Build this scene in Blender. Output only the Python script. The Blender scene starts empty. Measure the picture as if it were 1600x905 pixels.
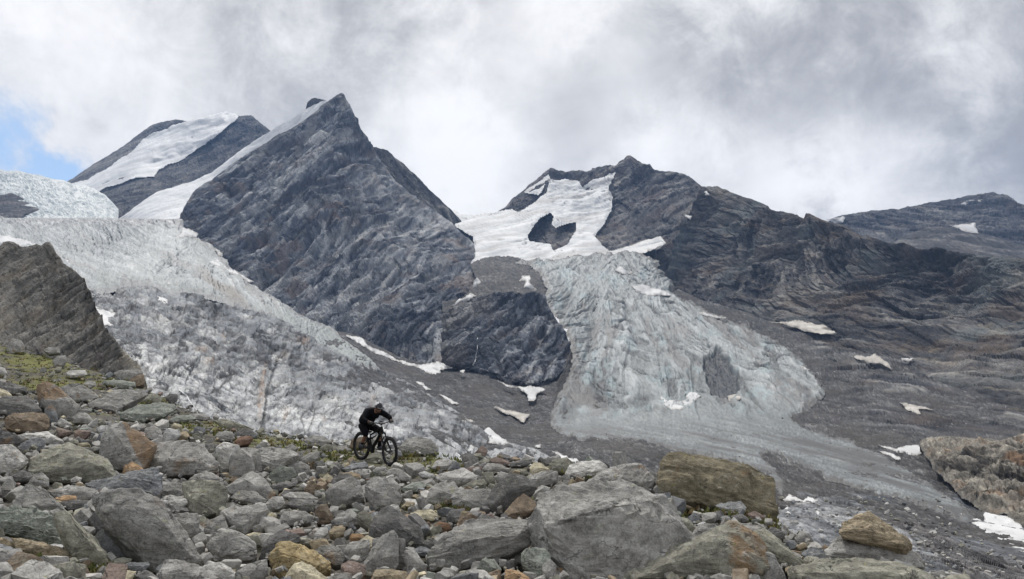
import bpy, bmesh, math, random
import numpy as np
from math import radians, sin, cos, pi, exp
from mathutils import Vector, Matrix

# ------------------------------------------------------------------ camera, sky, sun, exposure
SC = bpy.context.scene
COL = SC.collection
F = 1186.0                      # focal length in photo pixels (photo 1600 x 905)
HORIZON = 560.0
PITCH = math.atan((HORIZON - 452.5) / F)
cam_d = bpy.data.cameras.new('camera')
cam_d.sensor_width = 36.0
cam_d.lens = 36.0 * F / 1600.0
cam_d.clip_start = 0.1
cam_d.clip_end = 60000.0
cam = bpy.data.objects.new('camera', cam_d)
cam.rotation_euler = (pi / 2 + PITCH, 0, 0)
COL.objects.link(cam)
SC.camera = cam
FWD = np.array([0, cos(PITCH), sin(PITCH)])
UPV = np.array([0, -sin(PITCH), cos(PITCH)])
RGT = np.array([1.0, 0, 0])

def pt(u, v, d):
    """world point seen at photo position (u, v), d metres along the viewing axis"""
    u = np.asarray(u, float); v = np.asarray(v, float); d = np.asarray(d, float)
    x = (u - 800.0) / F; y = (452.5 - v) / F
    return (RGT * x[..., None] + UPV * y[..., None] + FWD) * d[..., None]

def direction(u, v):
    p = pt(u, v, 1.0)
    return p / np.linalg.norm(p)

SUN_ELEV, SUN_AZ = radians(58), radians(-14)     # azimuth from +Y towards +X
world = bpy.data.worlds.new('World')
SC.world = world
world.use_nodes = True

def build_sky():
    nt = world.node_tree
    nt.nodes.clear()
    N, L = nt.nodes.new, nt.links.new
    def math_(op, a, b=None, c=None, clamp=False):
        n = N('ShaderNodeMath'); n.operation = op; n.use_clamp = clamp
        for i, s in enumerate((a, b, c)):
            if s is None: continue
            if isinstance(s, (int, float)): n.inputs[i].default_value = s
            else: L(s, n.inputs[i])
        return n.outputs[0]
    def mixc(f, a, b):
        n = N('ShaderNodeMix'); n.data_type = 'RGBA'
        if isinstance(f, (int, float)): n.inputs[0].default_value = f
        else: L(f, n.inputs[0])
        for i, s in ((6, a), (7, b)):
            if isinstance(s, tuple): n.inputs[i].default_value = (*s, 1)
            else: L(s, n.inputs[i])
        return n.outputs[2]
    def smooth(x, lo, hi):
        n = N('ShaderNodeMapRange'); n.interpolation_type = 'SMOOTHSTEP'
        L(x, n.inputs[0]); n.inputs[1].default_value = lo; n.inputs[2].default_value = hi
        return n.outputs[0]
    tc = N('ShaderNodeTexCoord')
    dirv = tc.outputs['Generated']
    sep = N('ShaderNodeSeparateXYZ'); L(dirv, sep.inputs[0])
    zz = math_('ADD', math_('MAXIMUM', sep.outputs[2], 0.0), 0.22)
    cx = math_('DIVIDE', sep.outputs[0], zz); cy = math_('DIVIDE', sep.outputs[1], zz)
    comb = N('ShaderNodeCombineXYZ'); L(cx, comb.inputs[0]); L(cy, comb.inputs[1]); L(sep.outputs[2], comb.inputs[2])
    def noise(vec, scale, detail, rough, dist=0.0, off=0.0):
        m = N('ShaderNodeMapping'); L(vec, m.inputs[0]); m.inputs[1].default_value = (off, off * 1.7, off * .6)
        n = N('ShaderNodeTexNoise'); L(m.outputs[0], n.inputs['Vector'])
        n.inputs['Scale'].default_value = scale; n.inputs['Detail'].default_value = detail
        n.inputs['Roughness'].default_value = rough; n.inputs['Distortion'].default_value = dist
        return n.outputs[0]
    n_big = noise(comb.outputs[0], 1.5, 6, .55, .4, 3.1)
    n_mid = noise(dirv, 5.0, 10, .64, .4, 7.7)
    n_fin = noise(dirv, 12.0, 10, .68, .35, 1.3)
    def blob(u, v, r, warp=0.10):
        d = direction(u, v)
        dp = N('ShaderNodeVectorMath'); dp.operation = 'DOT_PRODUCT'
        L(dirv, dp.inputs[0]); dp.inputs[1].default_value = tuple(d)
        ang = math_('ARCCOSINE', math_('MINIMUM', dp.outputs['Value'], 1.0))
        ang = math_('ADD', ang, math_('MULTIPLY', math_('SUBTRACT', n_mid, .5), warp * 2))
        ang = math_('ADD', ang, math_('MULTIPLY', math_('SUBTRACT', n_fin, .5), warp))
        n = N('ShaderNodeMapRange'); n.interpolation_type = 'SMOOTHSTEP'
        L(ang, n.inputs[0]); n.inputs[1].default_value = r; n.inputs[2].default_value = 0.0
        return n.outputs[0]
    t = math_('ADD', math_('MULTIPLY', n_big, .75), math_('MULTIPLY', n_mid, .95))
    t = math_('ADD', t, math_('MULTIPLY', n_fin, .75))
    t = math_('SUBTRACT', t, .75)
    for (u, v, r, k) in ((700, 300, .24, .24), (740, 190, .15, .12), (1290, 310, .16, .40), (1010, 190, .12, .22), (900, 60, .13, .26),
                         (60, 60, .22, .12), (200, 240, .20, .18), (430, 250, .2, .13), (1080, 250, .2, .16),
                         (1400, 130, .36, -.14), (1560, 300, .26, -.10), (1200, 120, .2, -.10), (460, 110, .24, -.13),
                         (600, 30, .2, -.05), (980, 130, .16, -.10), (850, 200, .14, -.10), (1290, 275, .055, -.16)):
        t = math_('ADD', t, math_('MULTIPLY', blob(u, v, r), k))
    t = smooth(t, .06, .86)
    cloud = mixc(t, (2.05, 2.08, 2.17), (5.6, 5.55, 5.53))
    sky = N('ShaderNodeTexSky'); sky.sky_type = 'NISHITA'; sky.sun_disc = False
    sky.sun_elevation = SUN_ELEV; sky.sun_rotation = SUN_AZ
    sky.altitude = 2500
    gap = math_('ADD', blob(-4, 214, .092, .10), math_('MULTIPLY', blob(110, 285, .06, .06), .9), clamp=True)
    gap = smooth(gap, .2, 1.05)
    skyb = mixc(0.62, sky.outputs[0], (2.3, 3.1, 4.1))
    col = mixc(gap, cloud, skyb)
    bg = N('ShaderNodeBackground'); L(col, bg.inputs[0]); bg.inputs[1].default_value = 0.1
    out = N('ShaderNodeOutputWorld'); L(bg.outputs[0], out.inputs[0])
build_sky()

sun_d = bpy.data.lights.new('sun', 'SUN')
sun_d.energy = 1.5
sun_d.angle = radians(10)
sun_d.color = (1.0, 0.955, 0.89)
sun = bpy.data.objects.new('sun', sun_d)
sv = Vector((sin(SUN_AZ) * cos(SUN_ELEV), cos(SUN_AZ) * cos(SUN_ELEV), sin(SUN_ELEV)))
sun.rotation_euler = sv.to_track_quat('Z', 'Y').to_euler()
sun.location = (0, 0, 50)
COL.objects.link(sun)

SC.view_settings.view_transform = 'Standard'
SC.view_settings.look = 'None'
SC.view_settings.exposure = 1.05
SC.view_settings.gamma = 1.0
SC.cycles.max_bounces = 6
SC.cycles.volume_bounces = 0

# ------------------------------------------------------------------ numeric helpers
rng = np.random.default_rng(11)
random.seed(5)
_perm = np.random.default_rng(3).permutation(256).astype(np.int32)
_perm = np.concatenate([_perm, _perm, _perm])
_g = np.array([[1,1,0],[-1,1,0],[1,-1,0],[-1,-1,0],[1,0,1],[-1,0,1],[1,0,-1],[-1,0,-1],
               [0,1,1],[0,-1,1],[0,1,-1],[0,-1,-1],[1,1,0],[-1,1,0],[0,-1,1],[0,-1,-1]], np.float32)
_gx, _gy, _gz = _g[:, 0].copy(), _g[:, 1].copy(), _g[:, 2].copy()

def perlin(x, y, z):
    x = np.asarray(x, np.float32); y = np.asarray(y, np.float32); z = np.asarray(z, np.float32)
    xf, yf, zf = np.floor(x), np.floor(y), np.floor(z)
    xi = xf.astype(np.int32) & 255; yi = yf.astype(np.int32) & 255; zi = zf.astype(np.int32) & 255
    x = x - xf; y = y - yf; z = z - zf
    fx = x*x*x*(x*(x*6-15)+10); fy = y*y*y*(y*(y*6-15)+10); fz = z*z*z*(z*(z*6-15)+10)
    A = _perm[xi]; B = _perm[xi + 1]
    AA = _perm[A + yi]; AB = _perm[A + yi + 1]; BA = _perm[B + yi]; BB = _perm[B + yi + 1]
    def gr(h, a, b, c):
        h = _perm[h] & 15
        return _gx[h]*a + _gy[h]*b + _gz[h]*c
    def lerp(t, a, b): return a + t*(b - a)
    return lerp(fz, lerp(fy, lerp(fx, gr(AA+zi, x, y, z), gr(BA+zi, x-1, y, z)),
                            lerp(fx, gr(AB+zi, x, y-1, z), gr(BB+zi, x-1, y-1, z))),
                    lerp(fy, lerp(fx, gr(AA+zi+1, x, y, z-1), gr(BA+zi+1, x-1, y, z-1)),
                            lerp(fx, gr(AB+zi+1, x, y-1, z-1), gr(BB+zi+1, x-1, y-1, z-1))))

def fbm(x, y, z, octv=4, gain=.5, seed=0.0):
    s = 0; a = 1.0; t = 0; k = 1.0
    for i in range(octv):
        s = s + a*perlin(x*k + seed*13.7 + i*31.4, y*k + seed*7.1 + i*17.3, z*k + seed*3.3 + i*5.7)
        t += a; a *= gain; k *= 2.03
    return s / t * 1.6

def ridged(x, y, z, octv=4, gain=.5, seed=0.0):
    s = 0; a = 1.0; t = 0; k = 1.0
    for i in range(octv):
        n = 1 - np.abs(perlin(x*k + seed*13.7 + i*31.4, y*k + seed*7.1 + i*17.3, z*k + seed*3.3 + i*5.7))*1.9
        s = s + a*n; t += a; a *= gain; k *= 2.05
    return s / t

def saw(x, up=.8):
    f = x - np.floor(x)
    return np.where(f < up, f/up, (1 - f)/(1 - up))

def sstep(x, a, b):
    t = np.clip((x - a)/(b - a), 0, 1)
    return t*t*(3 - 2*t)

def tps(P, val, reg=1e-4):
    P = np.asarray(P, float); val = np.asarray(val, float)
    n = len(P)
    r2 = ((P[:, None] - P[None])**2).sum(-1)
    K = .5*r2*np.log(r2 + 1e-12) + reg*np.eye(n)
    A = np.zeros((n+3, n+3)); A[:n, :n] = K; A[:n, n] = 1; A[:n, n+1:] = P; A[n, :n] = 1; A[n+1:, :n] = P.T
    w = np.linalg.solve(A, np.concatenate([val, np.zeros(3)]))
    def f(X, Y):
        X = np.asarray(X, float); sh = X.shape
        x = X.ravel(); y = np.asarray(Y, float).ravel(); out = w[n] + w[n+1]*x + w[n+2]*y
        for i in range(n):
            r2 = (x - P[i, 0])**2 + (y - P[i, 1])**2
            out = out + w[i]*.5*r2*np.log(r2 + 1e-12)
        return out.reshape(sh)
    return f

def depthfn(pts):
    a = np.array(pts, float)
    f = tps(a[:, :2]/500.0, np.log(a[:, 2]), 2e-3)
    return lambda U, V: np.exp(f(U/500.0, V/500.0))

def inpoly(poly, U, V):
    poly = np.asarray(poly, float); ins = np.zeros(U.shape, bool)
    x1, y1 = poly[-1]
    for x2, y2 in poly:
        c = (y1 > V) != (y2 > V)
        if y2 != y1:
            ins ^= c & (U < (x2 - x1)*(V - y1)/(y2 - y1) + x1)
        x1, y1 = x2, y2
    return ins

def palette(t, stops):
    xs = [s[0] for s in stops]; c = np.array([s[1] for s in stops])
    return np.stack([np.interp(t, xs, c[:, i]) for i in range(3)], -1)

def lerp3(a, b, t):
    return a + (np.asarray(b) - a)*t[..., None]

# ------------------------------------------------------------------ object helpers
def make_mesh(name, V, faces=None, quads=None, tris=None, col=None, smooth=True, attr=None):
    me = bpy.data.meshes.new(name)
    V = np.ascontiguousarray(V, np.float32).reshape(-1, 3)
    if faces is not None:
        me.from_pydata(V.tolist(), [], faces)
    else:
        parts = [(q, k) for q, k in ((quads, 4), (tris, 3)) if q is not None and len(q)]
        nl = sum(len(q)*k for q, k in parts); nf = sum(len(q) for q, k in parts)
        me.vertices.add(len(V)); me.vertices.foreach_set('co', V.ravel())
        me.loops.add(nl); me.polygons.add(nf)
        me.loops.foreach_set('vertex_index', np.concatenate([np.asarray(q, np.int32).ravel() for q, k in parts]))
        tot = np.concatenate([np.full(len(q), k, np.int32) for q, k in parts])
        me.polygons.foreach_set('loop_start', (np.cumsum(tot) - tot).astype(np.int32))
        me.update(calc_edges=True)
    me.polygons.foreach_set('use_smooth', np.full(len(me.polygons), smooth, bool))
    if col is not None:
        c = np.ones((len(V), 4), np.float32); c[:, :3] = np.asarray(col).reshape(-1, 3)
        a = me.color_attributes.new('Col', 'FLOAT_COLOR', 'POINT')
        a.data.foreach_set('color', c.ravel())
    if attr:
        for k, val in attr.items():
            a = me.attributes.new(k, 'FLOAT', 'POINT')
            a.data.foreach_set('value', np.ascontiguousarray(val, np.float32).ravel())
    me.update()
    return me

def link(name, me, mat=None, parent=None, loc=None):
    o = bpy.data.objects.new(name, me)
    COL.objects.link(o)
    if mat is not None and me is not None and not me.materials: me.materials.append(mat)
    if parent is not None: o.parent = parent
    if loc is not None: o.location = loc
    return o

def tag(o, label, cat, group=None, kind=None):
    o['label'] = label; o['category'] = cat
    if group: o['group'] = group
    if kind: o['kind'] = kind
    return o

# ------------------------------------------------------------------ landscape materials
def mat_new(name):
    m = bpy.data.materials.new(name); m.use_nodes = True
    nt = m.node_tree
    b = nt.nodes['Principled BSDF']
    return m, nt, b

def landscape_mat(name, size, bump=.35, rough=.9, var=.35, spec=.2, stretch=(1, 1, 1)):
    """vertex colour (rock kind, snow, dirt) broken up by fine world-space grain; size = grain in metres"""
    m, nt, b = mat_new(name)
    N, L = nt.nodes.new, nt.links.new
    at = N('ShaderNodeAttribute'); at.attribute_name = 'Col'
    g = N('ShaderNodeNewGeometry')
    mp = N('ShaderNodeMapping'); L(g.outputs['Position'], mp.inputs[0])
    mp.inputs['Scale'].default_value = tuple(s/size for s in stretch)
    n = N('ShaderNodeTexNoise'); L(mp.outputs[0], n.inputs['Vector'])
    n.inputs['Scale'].default_value = 1.0; n.inputs['Detail'].default_value = 5; n.inputs['Roughness'].default_value = .65
    mr = N('ShaderNodeMapRange'); L(n.outputs[0], mr.inputs[0])
    mr.inputs[1].default_value = .3; mr.inputs[2].default_value = .7
    mr.inputs[3].default_value = 1 - var; mr.inputs[4].default_value = 1 + var
    mx = N('ShaderNodeVectorMath'); mx.operation = 'SCALE'
    L(at.outputs['Color'], mx.inputs[0]); L(mr.outputs[0], mx.inputs['Scale'])
    L(mx.outputs[0], b.inputs['Base Color'])
    bp = N('ShaderNodeBump'); bp.inputs['Strength'].default_value = bump; bp.inputs['Distance'].default_value = size*.6
    L(n.outputs[0], bp.inputs['Height']); L(bp.outputs[0], b.inputs['Normal'])
    b.inputs['Roughness'].default_value = rough
    b.inputs['Specular IOR Level'].default_value = spec
    return m

M_FAR = landscape_mat('far_rock', 14.0)
M_MID = landscape_mat('mid_rock', 7.0)
M_SLAB = landscape_mat('slab_rock', 3.0, bump=.3, var=.3)
M_NEAR = landscape_mat('near_rock', 0.9, bump=.5, var=.35)
M_SCREE = landscape_mat('scree', 2.2, bump=.6, var=.4)
M_ICE = landscape_mat('glacier_ice', 5.0, bump=.2, rough=.6, var=.14, spec=.3)
M_SNOW = landscape_mat('snow', 9.0, bump=.12, rough=.7, var=.05, spec=.3)

# ------------------------------------------------------------------ rock and ice looks (world-space relief and colour)
def hash01(i, j, seed):
    n = (i.astype(np.int64)*374761393 + j.astype(np.int64)*668265263 + int(seed*1013) * 982451653) & 0x7fffffff
    n = ((n ^ (n >> 13))*1274126177) & 0x7fffffff
    n = ((n ^ (n >> 16))*73856093) & 0x7fffffff
    return (n ^ (n >> 11)) % 65536/65535.0

def blocks(a, b, seed):
    """jointed rock: offset cells with their own height, tilt and tone; returns height (-1..1), tone (0..1), closeness to a joint"""
    i = np.floor(a); b = b + hash01(i, i*0, seed)*9.3
    b = b*(.7 + .7*hash01(i, i*0 + 5, seed))
    j = np.floor(b)
    fu = a - i - .5; fv = b - j - .5
    r0, r1, r2, tone = (hash01(i, j, seed + k) for k in (1, 2, 3, 4))
    h = (r0 - .5) + (r1 - .35)*fu*1.5 + (r2 - .5)*fv*1.6
    e = np.minimum(.5 - np.abs(fu), .5 - np.abs(fv))
    return h, tone, 1 - sstep(e, .0, .10)

def rock_look(P, m, theta, seed, amp=1.0, bed=22.0, pal=None, light=.0, stain=.25, warp=34, stain_c=(.17, .125, .095), tone=.42):
    X, Y, Z = P[..., 0], P[..., 1], P[..., 2]
    w = fbm(X/(260*m), Y/(260*m), Z/(260*m), 2, .4, seed)
    cx, sx = cos(radians(theta)), sin(radians(theta))
    s = X*cx + Z*sx; t = -X*sx + Z*cx + .04*Y
    wf = fbm(X/(40*m), Y/(40*m), Z/(40*m), 3, .5, seed+1)
    wp = w*warp*m + wf*1.6*m
    t1 = t + wp; s1 = s + w*20*m
    an = fbm(s1/(90*m), t1/(8*m), Y/(90*m), 5, .66, seed+2)
    rg = ridged(X/(190*m), Y/(190*m), Z/(150*m), 3, .45, seed+3)
    h1, c1, e1 = blocks(t1/(bed*1.3*m), s1/(130*m), seed+20)
    h2, c2, e2 = blocks((t1 + .12*s1)/(bed*.52*m), (s1 - .1*t1)/(52*m), seed+30)
    h3, c3, e3 = blocks((t1 - .15*s1)/(bed*.21*m), (s1 + .5*t1)/(19*m), seed+40)
    h4, c4, e4 = blocks((s1*.8 + t1*.55)/(bed*1.1*m), (t1 - .3*s1)/(46*m), seed+50)
    fn = fbm(s1/(9*m), t1/(3.2*m), Y/(8*m), 4, .68, seed+5)
    msk = sstep(wf, -.35, .35)
    h = (9*(rg - .55) + 2.6*an + 7*h1 + 5.5*h2*(.5 + .8*msk) + 3.6*h3 + 4.2*h4*(1.15 - .8*msk) + 2.0*fn + 2.2*wf - 1.4*e1 - 1.1*e2 + 1.0)*m*amp
    val = .40 + .22*w + .18*wf + wf*.0 + .48*an + .38*fn + tone*((c1 - .5)*.6 + (c2 - .5)*.85 + (c3 - .5)*.9 + (c4 - .5)*.6) + light
    C = palette(val, pal)
    st = sstep(fbm(s/(70*m), t/(24*m), Y/(60*m), 4, .55, seed+9), .16, .5)
    C = lerp3(C, stain_c, st*stain)
    vein = sstep(ridged(s/(45*m), t1/(8*m), Y/(30*m), 3, .55, seed+12), .80, .93)*sstep(wf, -.2, .4)
    C = lerp3(C, np.array((.33, .33, .325)), vein*.4)
    C = C*(1 - .38*np.maximum(e1*.9, np.maximum(e2, e3*.8))[..., None])
    return h, C

PAL_BLUE = [(0, (.048, .056, .074)), (.35, (.112, .126, .152)), (.6, (.20, .214, .238)), (.85, (.335, .348, .365)), (1.1, (.45, .455, .455))]
PAL_DARK = [(0, (.035, .036, .041)), (.4, (.082, .082, .086)), (.65, (.135, .132, .13)), (.9, (.22, .215, .205)), (1.1, (.3, .285, .26))]
PAL_SLAB = [(0, (.06, .066, .075)), (.3, (.145, .153, .166)), (.55, (.25, .26, .272)), (.8, (.36, .37, .378)), (1.1, (.50, .505, .50))]
PAL_BUTT = [(0, (.055, .054, .052)), (.35, (.098, .096, .09)), (.6, (.145, .141, .131)), (.85, (.2, .192, .176)), (1.1, (.28, .265, .24))]
PAL_TAN = [(0, (.05, .045, .04)), (.3, (.15, .14, .12)), (.55, (.27, .25, .215)), (.8, (.38, .355, .30)), (1.1, (.48, .45, .39))]

def surf_normals(P):
    du = np.gradient(P, axis=1); dv = np.gradient(P, axis=0)
    n = np.cross(du, dv)
    n /= np.linalg.norm(n, axis=-1, keepdims=True) + 1e-9
    flip = (n*P).sum(-1) > 0
    n[flip] *= -1
    return n

HOST = {}
def body(name, top, depth, look, mat, bot=None, poly=None, holes=(), du=1.5, seed=0, jag=1.6, back=None, fade=14,
         label=None, cat='mountain', u0=None, u1=None, warp=2.0, edge_fade=0, host=None, rim=None, flat=True, hmin=.10):
    """one landform: a relief over (u, v) placed at real distances; 'top' is its skyline, 'back' the metres it runs on behind it"""
    top = np.array(top, float)
    us = np.arange(top[0, 0] if u0 is None else u0, (top[-1, 0] if u1 is None else u1) + .01, du)
    us = np.concatenate([us[us < -40][::8], us[(us >= -40) & (us <= 1640)], us[us > 1640][::8]])      # coarse beyond the frame
    vt = np.interp(us, top[:, 0], top[:, 1])
    if jag:
        vt = vt + jag*fbm(us/9.0, us*0 + seed, us*0 + .5, 4, .6, seed) + .7*jag*fbm(us/38.0, us*0 + seed, us*0 + 4.5, 2, .5, seed)
    bot = np.array(bot, float)
    vb = np.maximum(np.interp(us, bot[:, 0], bot[:, 1]), vt + 3)
    if host: HOST[host] = (depth, look)
    n = int(np.max(vb - vt)/du) + 2
    tt = np.linspace(0, 1, n)[:, None]
    U = np.repeat(us[None], n, 0); Vv = vt[None] + (vb - vt)[None]*tt
    P = pt(U, Vv, depth(U, Vv))
    nrm = surf_normals(P)
    h, C = look(P, U, Vv)
    vw = P/np.linalg.norm(P, axis=-1, keepdims=True)
    h = h*np.clip(1.9*np.abs((vw*nrm).sum(-1)), hmin, 1.0)        # ground seen at a glance stays low
    if fade:
        f = .25 + .75*sstep(Vv - vt[None], 0, fade)
        h = h*f
    keep = None
    if poly is not None:
        wu = fbm(U/14.0, Vv/14.0, U*0 + seed*.37, 4, .6, seed + 40)*warp*2.2
        wv = fbm(U/14.0, Vv/14.0, U*0 + seed*.37 + 9, 4, .6, seed + 41)*warp*2.2
        keep = inpoly(poly, U + wu, Vv + wv)
        for hp in holes: keep &= ~inpoly(hp, U + wu*.6, Vv + wv*.6)
        if edge_fade:
            e = keep.astype(np.float32)
            acc = e.copy(); k = e
            if rim is not None:
                ra = e.copy(); kk = e
                for i in range(rim[0]):
                    kk = np.minimum.reduce([kk, np.roll(kk, 1, 0), np.roll(kk, -1, 0), np.roll(kk, 1, 1), np.roll(kk, -1, 1)]); ra += kk
                ra /= rim[0] + 1
                nz = fbm(U/7., Vv/5., U*0 + 3, 5, .65, seed + 60)
                mk = sstep(ra + .75*nz, .75, .25)
                C = lerp3(C, np.array(rim[1])*(.8 + .8*np.clip(.5 + nz, 0, 1))[..., None], mk*rim[2])
            for i in range(edge_fade):
                k = np.minimum.reduce([k, np.roll(k, 1, 0), np.roll(k, -1, 0), np.roll(k, 1, 1), np.roll(k, -1, 1)])
                acc += k
            h = h*(acc/(edge_fade + 1)) 
            P = P - nrm*((1 - acc/(edge_fade + 1))*edge_fade*.45*du*depth(U, Vv)/F)[..., None]
    P = P + nrm*h[..., None]
    if back:
        K = 14
        rows = []; crow = []
        away = P[0].copy(); away[:, 2] = 0; away /= np.linalg.norm(away, axis=1, keepdims=True)
        for k in range(1, K + 1):
            q = back*(k/K)**1.4
            R = P[0] + away*q
            R[:, 2] -= q*.75
            R = R + (fbm(R[:, 0]/(back*.25), R[:, 1]/(back*.25), R[:, 2]/(back*.25), 4, .55, seed + 50)*q*.22)[:, None]*np.array([0, 0, 1.0])
            rows.append(R); crow.append(C[0])
        P = np.concatenate([np.stack(rows[::-1]), P]); C = np.concatenate([np.stack(crow[::-1]), C])
        if keep is not None: keep = np.concatenate([np.repeat(keep[:1], K, 0), keep])
    R_, Cc = P.shape[:2]
    idx = np.arange(R_*Cc).reshape(R_, Cc)
    q = np.stack([idx[:-1, :-1], idx[1:, :-1], idx[1:, 1:], idx[:-1, 1:]], -1).reshape(-1, 4)
    if keep is not None:
        kf = keep.ravel(); q = q[kf[q].all(1)]
        used = np.zeros(R_*Cc, bool); used[q.ravel()] = True
        remap = np.cumsum(used) - 1
        q = remap[q]; P = P.reshape(-1, 3)[used]; C = C.reshape(-1, 3)[used]
    me = make_mesh(name, P, quads=q, col=np.clip(C, 0, 1), smooth=not flat)
    o = link(name, me, mat)
    tag(o, label or name, cat, 'snow patches on the slopes' if cat == 'snow patch' else None, kind=None if cat == 'snow patch' else 'structure')
    return o

def look_rock(m, theta, seed, **kw):
    extra = kw.pop('post', None)
    def f(P, U, V):
        h, C = rock_look(P, m, theta, seed, **kw)
        if extra: h, C = extra(P, U, V, h, C)
        return h, C
    return f

def look_snow(m, seed, amp=1.0, dirt=.25, c0=(.42, .445, .475), c1=(.68, .695, .715), crev=.4, theta=-20):
    th = radians(theta)
    def f(P, U, V):
        X, Y, Z = P[..., 0], P[..., 1], P[..., 2]
        s = X*cos(th) + Z*sin(th); t = -X*sin(th) + Z*cos(th)
        a = fbm(X/(70*m), Y/(90*m), Z/(45*m), 4, .5, seed)
        b = fbm(s/(60*m), t/(7*m), Y/(40*m), 4, .55, seed+1)
        r = sstep(ridged(s/(55*m), (t + a*14*m)/(9*m), Y/(50*m), 2, .5, seed+2), .80, .95)*sstep(a, -.1, .35)
        fn = fbm(X/(9*m), Y/(9*m), Z/(9*m), 3, .6, seed+3)
        h = (9*a + 1.6*b + .7*fn - 2.6*r*crev)*m*amp
        C = palette(.5 + .75*b + .6*a + .3*fn, [(0, c0), (1, c1)])
        d = sstep(fbm(s/(90*m), t/(14*m), Y/(70*m), 4, .55, seed+4), .05, .5)
        C = lerp3(C, np.array((.42, .41, .40)), d*dirt)
        C = C*(1 - .4*min(crev, 1.2)*r[..., None])
        return h, C
    return f
# ------------------------------------------------------------------ the mountains, back to front
D_SNOWPEAK = depthfn([(60, 300, 6900), (110, 280, 7000), (275, 187, 7400), (350, 175, 7400), (400, 190, 7100), (422, 205, 6900), (520, 240, 6600),
                      (130, 330, 5400), (240, 300, 5700), (330, 270, 6200), (200, 290, 5800), (270, 240, 6700), (60, 345, 5200), (520, 345, 5600)])
body(name='snowy_peak', depth=D_SNOWPEAK, look=look_rock(5.5, 35, 1, pal=PAL_DARK, amp=.8, stain=.1), mat=M_FAR, host='snowy_peak', top=[(60, 306), (85, 296), (110, 281), (150, 255), (200, 222), (238, 195), (255, 190), (275, 186.5), (290, 189), (300, 190),
                    (322, 184), (340, 178), (352, 174.5), (366, 177), (375, 181), (392, 180), (405, 190), (422, 205), (460, 225), (520, 260)], bot=[(60, 350), (520, 350)], back=1500, jag=1.2, fade=10, label='distant dark rock peak half covered by a broad snowfield')
def blur(a, n):
    for ax in (0, 1):
        p = np.pad(a, [(n, n) if i == ax else (0, 0) for i in range(2)], mode='edge')
        c = np.cumsum(np.insert(p, 0, 0, axis=ax), axis=ax)
        a = (np.take(c, range(2*n + 1, c.shape[ax]), axis=ax) - np.take(c, range(0, c.shape[ax] - 2*n - 1), axis=ax))/(2*n + 1)
    return a
def patch(name, label, poly, depth, near=.992, look=None, mat=None, holes=(), du=1.3, edge=5, cat='snow patch', warp=1.0, seed=0, hosts=None, lift=.0022, rim=None, flat=False, hmin=.10):
    """a sheet (snow, ice, rubble) lying on the relief of the landforms named in hosts"""
    a = np.array(poly, float)
    u0, u1 = a[:, 0].min() - 6, a[:, 0].max() + 6
    v0, v1 = a[:, 1].min() - 6, a[:, 1].max() + 6
    dfn = (lambda U, V: depth(U, V)*near)
    if hosts:
        def dfn(U, V):
            best = None
            for hn in hosts:
                hd, hl = HOST[hn]
                D0 = hd(U, V); P0 = pt(U, V, D0); h, _ = hl(P0, U, V)
                view = P0/np.linalg.norm(P0, axis=-1, keepdims=True)
                nr = surf_normals(P0)
                k = np.clip(-(view*nr).sum(-1), .3, 1)
                D1 = D0 - blur(h/k, 3)*.9 
                best = D1 if best is None else np.minimum(best, D1)
            return blur(best, 1) - lift*best
    return body(name, [(u0, v0), (u1, v0)], dfn, look, mat or M_SNOW, bot=[(u0, v1), (u1, v1)], poly=poly, holes=holes,
                du=du, seed=seed, jag=0, fade=0, label=label, cat=cat, warp=warp, edge_fade=edge, rim=rim, flat=flat, hmin=hmin)
PEAK_SNOW = [(290, 188), (340, 176.5), (352, 173.5), (366, 176), (374, 181), (362, 192), (335, 217), (308, 232), (290, 247), (262, 257), (245, 268), (242, 276),
             (215, 277), (185, 287), (160, 295), (150, 305), (125, 314), (60, 316), (85, 297), (112, 286), (130, 281), (165, 263), (185, 248), (205, 236),
             (222, 216), (242, 206), (265, 198)]
patch('snowfield', 'broad pale snowfield on the distant peak at upper left', PEAK_SNOW, D_SNOWPEAK, .985, look_snow(5.5, 4, crev=.6, theta=25, amp=1.0, c0=(.46, .48, .50), c1=(.76, .77, .785)), cat='snowfield', hosts=['snowy_peak'], lift=.012, edge=2)
D_RAMP = depthfn([(190, 335, 4700), (300, 284, 5000), (420, 207, 5000), (515, 156, 4700), (230, 345, 4200), (330, 320, 4400), (420, 260, 4700), (515, 200, 4600)])
body('rock_spur', [(470, 185), (477, 172), (480, 160), (486, 155), (493, 153), (500, 155), (508, 157.5), (520, 160), (560, 185)], depthfn([(470, 185, 4900), (493, 153, 4950), (560, 185, 4850), (500, 220, 4750), (560, 230, 4750), (470, 230, 4750)]),
     look_rock(4, 40, 2, pal=PAL_DARK, amp=.7, stain=.1), M_FAR, bot=[(470, 215), (560, 215)], back=300, jag=.8, fade=6, label='small dark rock knob behind the summit snow of the central peak')
body('snow_ramp', [(186, 341), (205, 328), (220, 317), (245, 300), (262, 295), (276, 291), (300, 284), (322, 274), (330, 270), (346, 258), (357, 250), (372, 237), (390, 225),
                   (405, 215), (420, 207), (450, 189), (480, 170), (500, 160), (515, 156.5), (521, 158), (530, 170)],
     D_RAMP, look_snow(4, 8, crev=.5, theta=35, dirt=.2, c0=(.52, .54, .56), c1=(.74, .75, .765)), M_SNOW, bot=[(186, 350), (300, 350), (340, 330), (420, 270), (530, 220)], jag=1.5, fade=5,
     label='steep snow ramp climbing the left edge of the central peak', cat='snow slope')
D_SHOULD = depthfn([(575, 222, 4700), (640, 270, 4700), (700, 325, 4700), (750, 375, 4600), (620, 330, 4400), (700, 400, 4200), (575, 300, 4500)])
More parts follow.
